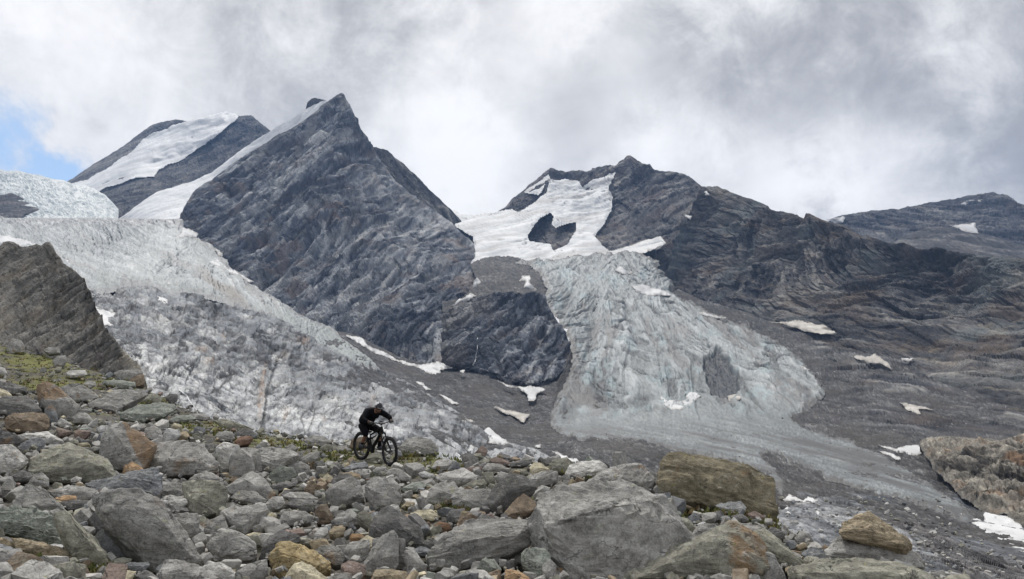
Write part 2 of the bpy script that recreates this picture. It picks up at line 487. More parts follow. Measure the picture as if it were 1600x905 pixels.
body('mountain_shoulder', [(560, 215), (575, 222), (583, 228), (592, 231), (606, 236), (616, 246), (630, 256), (640, 266), (655, 279), (668, 293), (680, 303), (700, 322), (712, 336), (728, 352),
                           (738, 362), (752, 378)], D_SHOULD, look_rock(4.0, -50, 3, pal=PAL_DARK, amp=.8, stain=.1), M_FAR,
     bot=[(560, 330), (752, 430)], back=900, jag=1.4, fade=8, label='dark shadowed shoulder behind the right edge of the central peak')
D_PEAK = depthfn([(535, 148, 4300), (515, 158, 4320), (420, 220, 4150), (330, 280, 3800), (285, 335, 3500), (583, 228, 4250), (640, 300, 4150), (700, 345, 4000), (742, 385, 3700),
                  (540, 250, 3900), (450, 300, 3600), (600, 330, 3650), (520, 350, 3300), (400, 380, 3250), (340, 390, 3150), (650, 420, 3100), (730, 440, 3050),
                  (480, 440, 2950), (560, 520, 2450), (650, 540, 2350), (720, 560, 2300), (600, 450, 2850), (790, 600, 2200), (420, 470, 2800), (540, 620, 2100), (760, 480, 2850), (280, 420, 3000)])
def peak_post(P, U, V, h, C):
    m = 3.0
    X, Y, Z = P[..., 0], P[..., 1], P[..., 2]
    # big diagonal gullies and buttress steps of the face
    th = radians(52)
    t = -X*sin(th) + Z*cos(th); s = X*cos(th) + Z*sin(th)
    w = fbm(X/500, Y/500, Z/500, 2, .4, 77)
    g = ridged(s/900 + w*.15, t/170 + w*.4, Y/800, 2, .4, 71)
    h = h + 62*(g - .55)
    k = saw(t/95 + w*1.1, .75)
    h = h + 16*(k - .5)
    C = lerp3(C, np.array((.33, .335, .335)), sstep(fbm(s/260, t/70, Y/300, 5, .65, 73), .08, .45)*.5)
    C = lerp3(C, np.array((.05, .055, .068)), sstep(fbm(s/300, t/110, Y/400, 5, .62, 79) + .25*sstep(Z, 900, 1300), .05, .45)*.6)
    C = lerp3(C, np.array((.20, .155, .13)), sstep(fbm(X/120, Y/300, Z/90, 4, .62, 81) + .2*sstep(X, -350, 0), .22, .5)*.45)
    return h, C
body(name='mountain_peak', depth=D_PEAK, look=look_rock(3.0, 60, 5, pal=PAL_BLUE, amp=1.1, post=peak_post, light=.06, tone=.7), mat=M_MID, host='peak', top=[(262, 352), (283, 342), (288, 322), (296, 308), (305, 296), (318, 287), (330, 280), (345, 268), (360, 257), (375, 249), (395, 235), (420, 221), (436, 210), (450, 202), (470, 190), (485, 181), (500, 166), (512, 158),
                       (520, 156), (525, 151), (530, 149), (534, 147), (537, 149), (541, 156), (547, 163), (551, 175), (555, 186), (560, 195), (565, 206), (572, 213), (578, 222), (583, 229), (594, 247), (604, 264), (615, 279),
                       (628, 291), (645, 304), (660, 316), (672, 324), (690, 337), (703, 347), (717, 360), (733, 372), (741, 382), (746, 410), (760, 470), (790, 540), (830, 600)], bot=[(262, 420), (285, 430), (400, 500), (480, 560), (540, 600), (830, 660)], back=900, jag=1.7, fade=12, du=1.5, label='tall central rock pyramid of blue grey diagonal strata')

D_FARR = depthfn([(1250, 350, 5200), (1410, 326, 5600), (1553, 300, 5600), (1850, 320, 5400), (1300, 420, 4600), (1500, 400, 4700), (1850, 420, 4400), (1150, 380, 5000)])
body(name='mountain_far_ridge', depth=D_FARR, look=look_rock(4.5, -8, 6, pal=PAL_DARK, amp=1.0, stain=.2, light=-.12), mat=M_FAR, host='farridge', top=[(1150, 372), (1250, 352), (1285, 346), (1310, 338), (1345, 332), (1375, 330), (1395, 327), (1405, 327), (1412, 324), (1430, 321), (1450, 317), (1490, 311), (1510, 307), (1530, 303), (1545, 301), (1553, 299.5), (1562, 303), (1575, 305),
                            (1583, 310), (1588, 317), (1600, 320), (1700, 330), (1850, 322)], bot=[(1150, 430), (1850, 430)], back=1200, jag=1.2, fade=8, label='long flat topped dark ridge at far right against the sky')
D_HUMP = depthfn([(1380, 390, 3900), (1470, 354, 4100), (1600, 385, 3900), (1850, 400, 3700), (1400, 440, 3300), (1600, 440, 3200), (1850, 440, 3100)])
body(name='hill', depth=D_HUMP, look=look_rock(3.2, -10, 7, pal=PAL_DARK, amp=.55, stain=.5, light=-.04, stain_c=(.13, .105, .09)), mat=M_FAR, host='hump', top=[(1370, 395), (1400, 376), (1430, 362), (1450, 356), (1470, 354), (1490, 357), (1510, 362), (1540, 367), (1560, 372), (1600, 384), (1850, 402)], bot=[(1370, 450), (1850, 450)], back=700, jag=1.0, fade=8, label='low rounded brown rock hump below the far right ridge')

D_RP = depthfn([(770, 340, 5300), (860, 262, 5400), (960, 260, 5300), (986, 243, 5100), (1060, 270, 4800), (1130, 295, 4500), (1220, 330, 4300), (850, 350, 4600), (880, 400, 3900),
                (960, 330, 4700), (940, 390, 3900), (1040, 390, 3750), (1060, 330, 4200), (780, 400, 4200), (1000, 430, 3500), (1200, 420, 3700), (1000, 340, 4400)])
def rp_post(P, U, V, h, C):
    X, Y, Z = P[..., 0], P[..., 1], P[..., 2]
    C = lerp3(C, np.array((.14, .105, .092)), sstep(fbm(X/260, Y/260, Z/160, 4, .55, 90), .0, .5)*.45)
    # pale gully debris running down right of the summit
    gu = 1082 - (V - 330)*.22
    gd = sstep(np.abs(U - gu) - fbm(U/16., V/16., U*0, 4, .6, 91)*14, 22, 4)*sstep(V, 305, 325)
    C = lerp3(C, np.array((.21, .195, .175)), gd*.75)
    return h - 8*gd, C
body(name='mountain_summit_ridge', depth=D_RP, look=look_rock(3.8, 30, 8, pal=PAL_DARK, amp=1.15, post=rp_post, light=.03, tone=.55), mat=M_FAR, host='summit', top=[(765, 345), (780, 330), (790, 322), (800, 311), (820, 295), (832, 285), (845, 275), (853, 267), (860, 261.5), (866, 264), (873, 267), (890, 268), (905, 266), (918, 267), (927, 263), (940, 261.5), (950, 259), (962, 260),
                               (968, 254), (975, 249), (980, 245), (985, 242.5), (991, 247), (997, 252), (1005, 256), (1016, 258), (1021, 265), (1030, 267), (1045, 268), (1060, 270), (1075, 275), (1086, 281), (1097, 291), (1120, 296), (1160, 312), (1220, 340)], bot=[(765, 430), (1220, 470)], back=1000, jag=1.5, fade=9, label='dark brown grey summit ridge right of the snowy saddle')

D_USNOW = depthfn([(690, 330, 5000), (740, 334, 5000), (800, 325, 5000), (860, 277, 5220), (960, 270, 5150), (950, 300, 4900), (957, 330, 4580), (935, 370, 4050), (870, 320, 4750), (850, 380, 3850),
                   (740, 400, 3500), (800, 400, 3500), (930, 390, 3600), (1040, 375, 3600), (900, 350, 4350), (760, 360, 4200), (1000, 400, 3480), (690, 400, 3800), (830, 340, 4450)])
SNOW_TOP = [(680, 345), (690, 331), (705, 326), (712, 328), (718, 333), (740, 334), (765, 331), (775, 329), (785, 327), (800, 325), (802, 327), (812, 329), (831, 317), (843, 307), (838, 304), (818, 301), (817, 297), (840, 282), (857, 270),
            (860, 277), (867, 281), (880, 279), (895, 279), (905, 281), (910, 288), (918, 285), (925, 280), (945, 274), (955, 266), (964, 262), (960, 277), (951, 292), (957, 307), (956, 327), (945, 347), (935, 362),
            (932, 371), (940, 380), (952, 390), (980, 385), (1010, 377), (1032, 371), (1041, 377), (1030, 388), (1000, 399), (985, 410), (850, 415), (735, 415), (733, 400), (740, 385), (738, 370), (720, 358), (700, 350)]
patch('snow_basin', 'wide snow basin and saddle between the two rock summits', SNOW_TOP, D_USNOW, 1.0, look_snow(3.8, 14, crev=1.2, theta=18, dirt=.7, amp=1.8, c0=(.38, .40, .42), c1=(.72, .73, .74)), cat='snowfield',
      holes=[[(835, 352), (845, 341), (860, 332), (864, 337), (861, 350), (868, 356), (884, 350), (900, 345), (899, 360), (885, 380), (865, 391), (861, 380), (847, 378), (827, 375), (825, 367)],
             [(846, 300), (852, 286), (857, 284), (853, 300), (838, 309)]], edge=3, seed=3, flat=True)
HOST['basin'] = (lambda U, V: D_USNOW(U, V), look_snow(3.8, 14, crev=1.2, theta=18, dirt=.7, amp=1.8, c0=(.38, .40, .42), c1=(.72, .73, .74)))

D_WALL = depthfn([(1040, 440, 3400), (1070, 345, 3600), (1110, 293, 3600), (1200, 325, 3080), (1300, 347, 2750), (1400, 378, 2400), (1600, 405, 1980), (1850, 410, 1700),
                  (1080, 480, 3050), (1200, 500, 2560), (1300, 520, 2180), (1400, 555, 1830), (1500, 600, 1480), (1600, 640, 1220), (1850, 700, 900), (1200, 410, 2860), (1350, 440, 2400), (1500, 480, 1980), (1600, 500, 1720), (1850, 520, 1400),
                  (1060, 520, 2950), (1400, 640, 1500), (1600, 720, 1000), (1250, 560, 2100)])
def wall_post(P, U, V, h, C):
    X, Y, Z = P[..., 0], P[..., 1], P[..., 2]
    w = fbm(X/600, Y/600, Z/600, 2, .4, 101)
    # broad buttresses, gullies and near-level ledges
    v2, cv = rock_look(P, 2.6, 74, 109, pal=PAL_DARK, amp=1.2, light=-.05, stain=.3, tone=.75, bed=24)
    vm = sstep(fbm(X/420, Y/600, Z/420, 3, .5, 110), -.2, .25)
    h = h*(1 - vm) + v2*vm; C = lerp3(C, cv, vm)
    h = h + 125*(ridged(X/340 + w*.35, Y/1500, Z/2500, 4, .52, 102) - .55) + 9*(saw(Z/64 + w*1.2 + X/1500, .8) - .5)
    C = lerp3(C, np.array((.115, .135, .14)), sstep(fbm(X/280, Y/280, Z/200, 4, .6, 103), .05, .45)*.5)
    C = lerp3(C, np.array((.125, .09, .062)), sstep(fbm(X/180, Y/300, Z/110, 5, .62, 104) + .1*sstep(X, 700, 1100), .15, .5)*.45)
    C = lerp3(C, np.array((.30, .265, .21)), sstep(ridged(X/150, Y/400, (Z + w*40 + X*.1)/34, 3, .55, 105), .80, .93)*.35*sstep(V, 380, 470))
    return h, C*.95
body(name='rock_wall', depth=D_WALL, look=look_rock(2.7, -6, 9, pal=PAL_DARK, amp=1.35, post=wall_post, bed=30, light=-.07, stain=.3, tone=.6), mat=M_MID, host='wall', top=[(1030, 470), (1045, 432), (1055, 395), (1064, 370), (1074, 345), (1084, 322), (1092, 305), (1098, 296), (1106, 292), (1120, 293), (1135, 298), (1150, 304), (1170, 310), (1190, 317), (1199, 321), (1203, 327), (1212, 330), (1225, 331), (1240, 334), (1250, 339), (1256, 341),
                   (1260, 335), (1266, 335), (1273, 338), (1280, 341), (1290, 347), (1300, 349), (1312, 350), (1322, 354), (1330, 359), (1345, 370), (1362, 372), (1380, 377), (1395, 378), (1410, 375), (1425, 381), (1440, 386), (1460, 382), (1480, 388), (1520, 396), (1600, 404), (1700, 410), (1850, 405)], bot=[(1030, 540), (1200, 560), (1350, 640), (1850, 800)], back=900, jag=1.5, fade=12, du=1.6, label='long dark rock wall with brown ledges filling the right side')

# left: serac cliff, its rock foot
D_SER = depthfn([(-250, 262, 5200), (0, 265, 5100), (100, 283, 5050), (170, 310, 4900), (-250, 350, 4300), (0, 350, 4300), (180, 350, 4300)])
def look_serac(P, U, V):
    m = 4.2
    X, Y, Z = P[..., 0], P[..., 1], P[..., 2]
    w = fbm(X/200, Y/200, Z/200, 3, .5, 120)
    a = ridged(X/(16*m) + w*1.5, Y/(40*m), Z/(34*m), 4, .55, 121)
    b = saw(Z/(17*m) + w*2 + X/(90*m), .75)
    fn = fbm(X/(7*m), Y/(7*m), Z/(7*m), 4, .6, 122)
    h = (7*a + 3.5*b + 1.6*fn - 7)*m
    C = palette(.45 + .5*fn + .3*(a - .5) + .3*w, [(0, (.42, .47, .48)), (.5, (.55, .59, .595)), (1, (.68, .70, .705))])
    return h, C
body('ice_cliff', [(-250, 260), (-120, 268), (0, 265), (12, 268), (30, 267), (44, 271), (60, 274), (80, 279), (100, 282), (118, 289), (135, 290), (150, 297), (165, 305), (185, 325)], D_SER, look_serac, M_ICE,
     bot=[(-250, 352), (185, 352)], back=600, jag=1.6, fade=6, label='broken pale blue serac cliff at the far left edge', cat='glacier')
D_SROCK = depthfn([(-250, 310, 4700), (0, 302, 4700), (105, 335, 4600), (-250, 352, 4250), (0, 352, 4250), (110, 352, 4250)])
patch('rock_outcrop', 'dark rock outcrop with snow specks under the serac cliff', [(-220, 312), (-60, 306), (0, 303), (12, 300), (20, 300), (30, 303), (36, 308), (46, 314), (55, 320), (64, 321), (72, 317), (82, 316), (92, 317), (98, 325), (104, 333), (106, 337), (88, 335), (70, 334), (55, 331), (40, 334), (30, 342), (0, 340), (-220, 352)],
      D_SROCK, .985, look_rock(4, 20, 12, pal=PAL_DARK, amp=.5, stain=.15), M_FAR, edge=3, cat='rock outcrop', flat=True)

# ------------------------------------------------------------------ the valley: one depth field shared by slabs, debris, glaciers and cliffs
D_VAL = depthfn([(-250, 340, 3700), (0, 338, 3600), (150, 338, 3500), (283, 342, 3250), (0, 400, 2200), (150, 390, 2500), (350, 400, 2850), (300, 400, 2650), (205, 450, 1500), (150, 458, 1350), (0, 480, 1200), (350, 472, 1750),
                 (300, 600, 640), (350, 655, 520), (430, 600, 820), (250, 520, 900), (450, 680, 560), (450, 515, 1650), (400, 560, 1050), (500, 530, 1900), (500, 610, 950), (560, 560, 1750), (600, 585, 1700), (600, 640, 1020), (560, 690, 650), (680, 625, 1450), (660, 690, 760),
                 (560, 525, 2150), (640, 565, 2050), (720, 580, 1950), (830, 608, 1720), (720, 650, 1250), (800, 650, 1350), (760, 690, 900), (830, 700, 900), (885, 718, 800),
                 (740, 410, 3350), (800, 405, 3350), (780, 460, 2650), (840, 465, 2600), (700, 480, 2600), (740, 560, 2060), (880, 560, 1950), (860, 600, 1750),
                 (850, 400, 3450), (950, 392, 3450), (1040, 380, 3500), (900, 450, 2900), (1000, 440, 3000), (930, 500, 2480), (1060, 460, 2950), (1100, 480, 2680), (1150, 520, 2330), (1250, 545, 2020),
                 (950, 560, 2050), (1080, 560, 1950), (900, 640, 1430), (1000, 650, 1290), (1100, 620, 1520), (1200, 600, 1700), (1200, 650, 1270), (1300, 600, 1650), (1300, 520, 2150), (1400, 560, 1760), (1500, 610, 1400), (1600, 650, 1120), (1850, 700, 850),
                 (1400, 640, 1240), (1400, 690, 900), (900, 690, 960), (1000, 700, 880), (1100, 710, 830), (1200, 720, 740), (1300, 700, 900), (1400, 745, 660), (1500, 790, 530), (1600, 820, 450), (1550, 720, 800), (1300, 800, 420), (1400, 870, 270), (1200, 800, 400), (1600, 900, 270), (1850, 900, 230), (1000, 770, 600), (1200, 905, 260), (900, 770, 560), (300, 730, 380), (600, 760, 480)])

def scree_look(m, seed, pal, streak=12, stones=1.0):
    def f(P, U, V):
        X, Y, Z = P[..., 0], P[..., 1], P[..., 2]
        a = fbm(X/(60*m), Y/(90*m), Z/(60*m), 4, .55, seed)
        fn = fbm(X/(3*m), Y/(5*m), Z/(3*m), 3, .7, seed+1)
        b = fbm(X/(9*m), Y/(18*m), Z/(9*m), 4, .6, seed+2)
        tr = fbm((X + Z*1.2)/(80*m), Y/(80*m), (Z*1.2 + X*.55)/(8*m), 4, .55, seed+3)
        h = (9*a + 4.5*b + 2.6*fn*stones + 2.2*tr)*m
        C = palette(.42 + .34*a + .5*b + .75*fn + .35*tr, pal)
        return h, C
    return f
PAL_SCREE = [(0, (.03, .029, .028)), (.45, (.07, .067, .065)), (.75, (.11, .106, .102)), (1.1, (.25, .24, .23))]
def valley_post(P, U, V):
    m = 1.1
    h, C = scree_look(m, 130, PAL_SCREE)(P, U, V)
    X, Y, Z = P[..., 0], P[..., 1], P[..., 2]
    # rock slabs breaking out of the rubble low on the right
    k = sstep(fbm(X/70, Y/110, Z/60, 4, .55, 133) + .25*sstep(U, 1250, 1500)*sstep(V, 760, 860), .2, .4)*sstep(V, 742, 780)*sstep(V - 730, 0, 40)
    h2, C2 = rock_look(P, .8, 32, 134, pal=PAL_SLAB, light=-.12)
    # broken bands of the lower rock wall on the right flank
    k2 = sstep(fbm(X/120, Y/170, Z/80, 4, .6, 136), -.08, .2)*sstep(U - (V - 540)*.7, 1235, 1300)*sstep(V, 705, 655)
    h3, C3 = rock_look(P, 1.8, -20, 137, pal=PAL_DARK, light=.02, stain=.4, tone=.9, amp=1.5)
    h = h*(1 - k)*(1 - k2) + h2*k + (h3 + 4)*k2
    C = lerp3(lerp3(C, C2, k), C3, k2)
    C = lerp3(C, np.array((.075, .066, .058)), sstep(fbm(X/90, Y/160, Z/90, 4, .6, 138), .0, .45)*.55)*np.array((.95, .98, 1.03))
    return h, C
TT = np.array([(505, 512), (530, 518), (560, 524), (620, 556), (660, 567), (700, 574), (740, 580), (790, 594), (830, 600), (870, 588), (890, 540), (900, 500), (1000, 470), (1060, 452), (1100, 470), (1160, 486), (1200, 497), (1250, 505), (1300, 520), (1350, 540), (1400, 556), (1450, 580), (1500, 602), (1600, 640), (1850, 700)], float)
body(name='terrain', look=valley_post, mat=M_SCREE, host='terrain', top=TT, depth=
     lambda U, V: D_VAL(U, V)*(1.004 + .035*(1 - sstep(V - np.interp(U[0], TT[:, 0], TT[:, 1])[None], 0, 16)) + .05*np.exp(-((U - 1122)/55.)**2 - ((V - 588)/62.)**2)), bot=[(505, 700), (560, 760), (900, 800), (1100, 860), (1300, 940), (1850, 960)], jag=1.2, fade=6, du=1.65, label='dark rubble floor of the valley below the glacier', cat='valley floor')

def rubble_flank(P, U, V):
    return scree_look(2.4, 140, [(0, (.05, .05, .052)), (.45, (.09, .088, .087)), (.8, (.13, .127, .122)), (1.1, (.24, .235, .22))])(P, U, V)
patch('moraine', 'dark grey rubble apron above the rock step beside the icefall', [(733, 412), (745, 405), (765, 400), (790, 398), (810, 401), (830, 405), (845, 416), (858, 432), (862, 450), (850, 466), (790, 466), (745, 466), (722, 478), (690, 488), (690, 470), (718, 465), (735, 452), (744, 435)],
      D_VAL, .994, rubble_flank, M_SCREE, edge=3, cat='moraine', seed=5, flat=True)
HOST['moraine'] = (lambda U, V: D_VAL(U, V)*.994, rubble_flank)
def cliff_post(P, U, V, h, C):
    X, Y, Z = P[..., 0], P[..., 1], P[..., 2]
    w = fbm(X/200, Y/200, Z/200, 2, .4, 151)
    h = h + 20*(ridged(X/150 + w, Y/150, Z/120, 3, .5, 152) - .5) + 9*(saw(Z/44 + w*1.3, .8) - .5)*sstep(X, -60, 60)
    C = lerp3(C, np.array((.16, .14, .12)), sstep(-X + w*120, 90, 200)*.4)
    wet = sstep(fbm(X/26, Y/40, Z/240, 4, .55, 153), .0, .4)
    C = C*(1 - .25*wet[..., None])
    return h, C
D_STEP = depthfn([(690, 492, 2330), (720, 476, 2360), (790, 457, 2320), (830, 459, 2300), (860, 484, 2240), (893, 545, 2080), (690, 560, 2080), (700, 577, 2010), (740, 586, 1960), (790, 600, 1830), (870, 600, 1760), (830, 610, 1740), (780, 530, 2060), (850, 540, 2020), (890, 580, 1900)])
CB = np.array([(690, 577), (700, 579), (740, 586), (790, 600), (830, 610), (870, 600), (893, 575)], float)
body(name='rock_cliff', depth=lambda U, V: D_STEP(U, V)*(.992 + .04*sstep(V - np.interp(U, CB[:, 0], CB[:, 1]), -14, 4)), look=look_rock(2.0, 38, 15, pal=PAL_BLUE, amp=1.1, post=cliff_post, light=-.08, tone=.6), mat=M_MID, host='cliff', top=[(690, 492), (720, 476), (735, 466), (760, 461), (790, 457), (815, 457), (830, 459), (845, 466), (860, 484), (872, 503), (884, 520), (893, 545)], bot=[(690, 560), (700, 577), (740, 586), (790, 600), (830, 612), (870, 606), (893, 580)], jag=1.5, fade=3, du=1.3, label='dark water streaked rock step between the scree and the icefall', cat='cliff')

# left glacier
def look_lglacier(P, U, V):
    X, Y, Z = P[..., 0], P[..., 1], P[..., 2]
    d = D_VAL(U, V); m = d/F
    # flow runs down to the lower right, crevasses cross it
    th = np.arctan2(.42 + .25*sstep(U, 300, 550), 1.0)
    a = U*np.cos(th) + V*np.sin(th); c = -U*np.sin(th) + V*np.cos(th)
    w = fbm(U/60., V/40., U*0, 4, .55, 161)
    w2 = fbm(U/16., V/12., U*0 + 3, 4, .6, 162)
    strk = fbm(a/130. + w*.4, c/6.5 + w*1.3, U*0 + 5, 5, .6, 163)
    crev = ridged(a/9. + w*2.2, c/26. + w*.8, U*0 + 7, 3, .55, 164)
    cz = sstep(fbm(U/70., V/45., U*0 + 11, 3, .5, 165) + .45*sstep(U - V*.55, 130, 260), .0, .45)
    lon = ridged(a/60., c/7.5 + w*1.5, U*0 + 17, 3, .55, 166)
    fn = fbm(U/4., V/3.2, U*0 + 21, 4, .65, 167)
    ck = sstep(crev, .74, .93)*cz
    h = (6*w + 3.4*w2 + 1.6*strk + 2.6*(lon - .5) - 5.0*ck + 1.6*fn)*m
    C = palette(.55 + .34*w2 + .42*strk + .42*fn + .25*w, [(0, (.16, .174, .178)), (.4, (.265, .285, .29)), (.75, (.375, .395, .40)), (1.1, (.53, .545, .55))])
    # debris bands and rubble stripes carried by the ice
    band = np.exp(-((c - (345 + .0*a) - 14*w)/7.)**2)*sstep(a, 330, 400)
    dirt = sstep(fbm(a/150. + w*.3, c/11. + w, U*0 + 31, 4, .6, 168), .02, .45)
    edge = sstep(V - (432 + (U - 150)*.14 + 26*sstep(U, 260, 500) + 12*w), -26, 12)*sstep(U, 120, 170)
    C = lerp3(C, np.array((.25, .245, .235)), dirt*.55)
    C = lerp3(C, np.array((.23, .26, .255)), edge*.6)
    brown = sstep(np.abs(c - (270 + 20*w) + (a - 420)*.02), 16, 5)*sstep(a, 430, 480)*sstep(a, 640, 560)
    C = lerp3(C, np.array((.19, .165, .14)), brown*.7)
    C = C*(1 - .5*ck[..., None])
    C = lerp3(C, np.array((.60, .61, .615)), sstep(V + 9*w + 5*w2 - .02*U, 352, 338)*.9)
    return h, C
LG_TOP = [(-250, 342), (-100, 340), (0, 338), (60, 337), (130, 338), (160, 336), (190, 337), (230, 339), (283, 340)]
LG_POLY = [(-260, 330), (0, 330), (283, 331), (288, 346), (296, 358), (310, 368), (322, 376), (336, 386), (343, 396), (352, 402), (365, 418), (380, 429), (400, 444), (420, 456), (440, 470), (462, 484), (482, 494), (505, 503), (522, 512), (536, 524), (548, 534), (560, 546), (575, 556), (588, 566), (598, 579),
           (590, 580), (575, 574), (555, 566), (540, 560), (525, 551), (510, 546), (495, 536), (480, 530), (462, 520), (450, 510), (435, 504), (420, 495), (405, 491), (390, 484), (370, 478), (350, 473), (330, 466), (312, 462), (300, 460), (285, 463), (265, 466), (250, 458), (236, 452), (222, 451), (205, 449), (185, 452), (160, 460), (120, 470), (0, 500), (-260, 520)]
body(name='glacier', depth=lambda U, V: D_VAL(U, V)*.992, look=look_lglacier, mat=M_ICE, host='lglacier', top=[(-250, 338), (0, 338), (130, 338), (283, 340), (300, 345), (600, 570)], bot=[(-250, 520), (0, 500), (300, 470), (400, 500), (600, 590)], poly=LG_POLY, jag=0, fade=0, du=1.35, warp=2.2, edge_fade=5, rim=(24, (.16, .163, .165), .8), hmin=.5, label='grey white glacier sweeping down from the left below the peaks', cat='glacier')

# ice-polished slabs
def slab_post(P, U, V, h, C):
    X, Y, Z = P[..., 0], P[..., 1], P[..., 2]
    w = fbm(U/50., V/40., U*0, 4, .55, 171)
    hump = ridged(U/34. + w*.9, (V + .25*U)/15. + w*.8, U*0 + 3, 3, .5, 172)
    m = D_VAL(U, V)/F
    h = h + (9*(hump - .5))*m*sstep(V - (470 + (U - 200)*.28), 150, 20)
    cr = sstep(ridged((U - .35*V)/30. + w, (V + .1*U)/70. + w*.6, U*0 + 6, 2, .5, 173), .90, .985)
    h = h - 2.5*cr*m; C = C*(1 - .5*cr[..., None])
    q1, t1_, e1_ = blocks((V*.9 + U*.42 + 9*w)/13., (U - V*.35 + 14*w)/30., 231)
    q2, t2_, e2_ = blocks((V*.9 + U*.30 + 7*w)/5.2, (U - V*.5 + 9*w)/13., 233)
    jm = sstep(fbm(U/60., V/40., U*0 + 51, 3, .5, 235), -.25, .15)
    h = h + (2.4*q1 + 1.3*q2)*m*(.4 + .8*jm)
    C = C*(1 + .5*(t1_ - .5)*jm + .45*(t2_ - .5))[..., None]*(1 - .55*np.maximum(e1_*jm, e2_*.7*jm))[..., None]
    C = lerp3(C, np.array((.40, .41, .415)), sstep(fbm(U/40., V/26., U*0 + 8, 5, .6, 174) + .35*sstep(V, 540, 640), .1, .55)*.6)
    C = lerp3(C, np.array((.12, .122, .128)), sstep(fbm(U/22., V/11., U*0 + 9, 5, .6, 178) - .3*sstep(V, 520, 640), -.02, .3)*.55)
    C = lerp3(C, np.array((.16, .163, .165)), sstep(fbm(U/26., V/15., U*0 + 12, 5, .6, 175), .12, .45)*.5)
    def lines(x, y, z, lo, hi): return sstep(1 - np.abs(perlin(x, y, z))*2.2, lo, hi)
    wl = fbm(U/120., V/90., U*0 + 81, 2, .4, 243); wk = fbm(U/9., V/9., U*0 + 82, 3, .6, 244)
    net = np.maximum.reduce([lines((U + .55*V + 26*wl + 2*wk)/24., V/110. + wl, U*0 + 83.4, .86, .97)*.8, lines((V*.95 + .42*U + 22*wl + 1.5*wk)/13., U/90. + wl, U*0 + 84.7, .84, .97),
                             lines((V - .25*U + 22*wl + 1.5*wk)/15., U/60. + wl, U*0 + 85.2, .86, .97)*.8, lines((V*.95 + .3*U + 18*wl + wk)/6., U/40. + wl, U*0 + 86.2, .84, .97)*.7])
    net = net*sstep(fbm(U/46., V/30., U*0 + 87, 4, .55, 245), -.3, .15)
    h = h - 2.6*net*m; C = C*(1 - .8*net[..., None])
    for pts_, wd in (([(446, 540), (432, 566), (424, 590), (415, 615), (414, 645), (408, 680)], 2.6), ([(306, 566), (293, 590), (288, 612)], 1.0)):
        for (ua, va), (ub, vb) in zip(pts_[:-1], pts_[1:]):
            tq = np.clip(((U - ua)*(ub - ua) + (V - va)*(vb - va))/((ub - ua)**2 + (vb - va)**2), 0, 1)
            dq = np.hypot(U - ua - tq*(ub - ua), V - va - tq*(vb - va)) + 2.2*fbm(U/6., V/6., U*0 + 71, 3, .6, 241)
            fz = sstep(dq, wd*1.3, wd*.3); h = h - 3.5*fz*m; C = C*(1 - .72*fz[..., None])
    foldz = sstep(V - (470 + (U - 200)*.30), 95, 40)
    fold = lerp3(C*.62, np.array((.20, .215, .235)), sstep(ridged((U + .3*V)/40. + w, (V + .12*U)/10. + w*1.4, U*0 + 74, 3, .55, 242), .55, .85)*.7)
    C = lerp3(C, fold, foldz*.75)
    for (u, v, ru, rv, k) in ((407, 622, 5, 34, .9), (413, 585, 4, 20, .7), (445, 648, 5, 14, .8), (350, 528, 5, 12, .8), (310, 550, 14, 5, .8), (325, 566, 14, 7, .6), (475, 532, 16, 6, .7), (582, 630, 5, 10, .8), (505, 655, 5, 12, .5), (440, 560, 14, 8, .4), (560, 655, 12, 6, .35)):
        q = np.exp(-((U - u + 6*w + (V - v)*.12)/ru)**2 - ((V - v)/rv)**2)*(.6 + .8*fbm(U/5., V/6., U*0 + 4, 4, .6, 176))
        C = lerp3(C, np.array((.26, .17, .11)), np.clip(q*k*1.1 - .12, 0, .6))
    return h, C
def look_slab(P, U, V):
    Q = np.stack([U, U*0, -V*1.15], -1)
    h, C = rock_look(Q, .8, -24, 20, pal=PAL_SLAB, amp=1.0, light=.19, stain=.10, tone=.9, bed=24)
    h = h*(D_VAL(U, V)/F)*1.9
    h, C = slab_post(P, U, V, h, C)
    return h, C*1.22
body(name='rock_slabs', depth=lambda U, V: D_VAL(U, V)*.997, look=look_slab, mat=M_SLAB, host='slabs', top=[(60, 470), (150, 452), (205, 446), (240, 449), (265, 462), (300, 457), (350, 470), (400, 486), (450, 505), (510, 541), (545, 560), (590, 577), (610, 586), (640, 598), (665, 612), (690, 628), (710, 640), (728, 650), (745, 668), (765, 680), (790, 690), (815, 697), (835, 702), (850, 710), (870, 722), (885, 735)], bot=[(60, 640), (250, 690), (400, 730), (600, 770), (885, 800)], jag=1.8, fade=4, du=1.35, hmin=.45, label='pale ice polished rock slabs behind the rider with rusty streaks', cat='rock slabs')

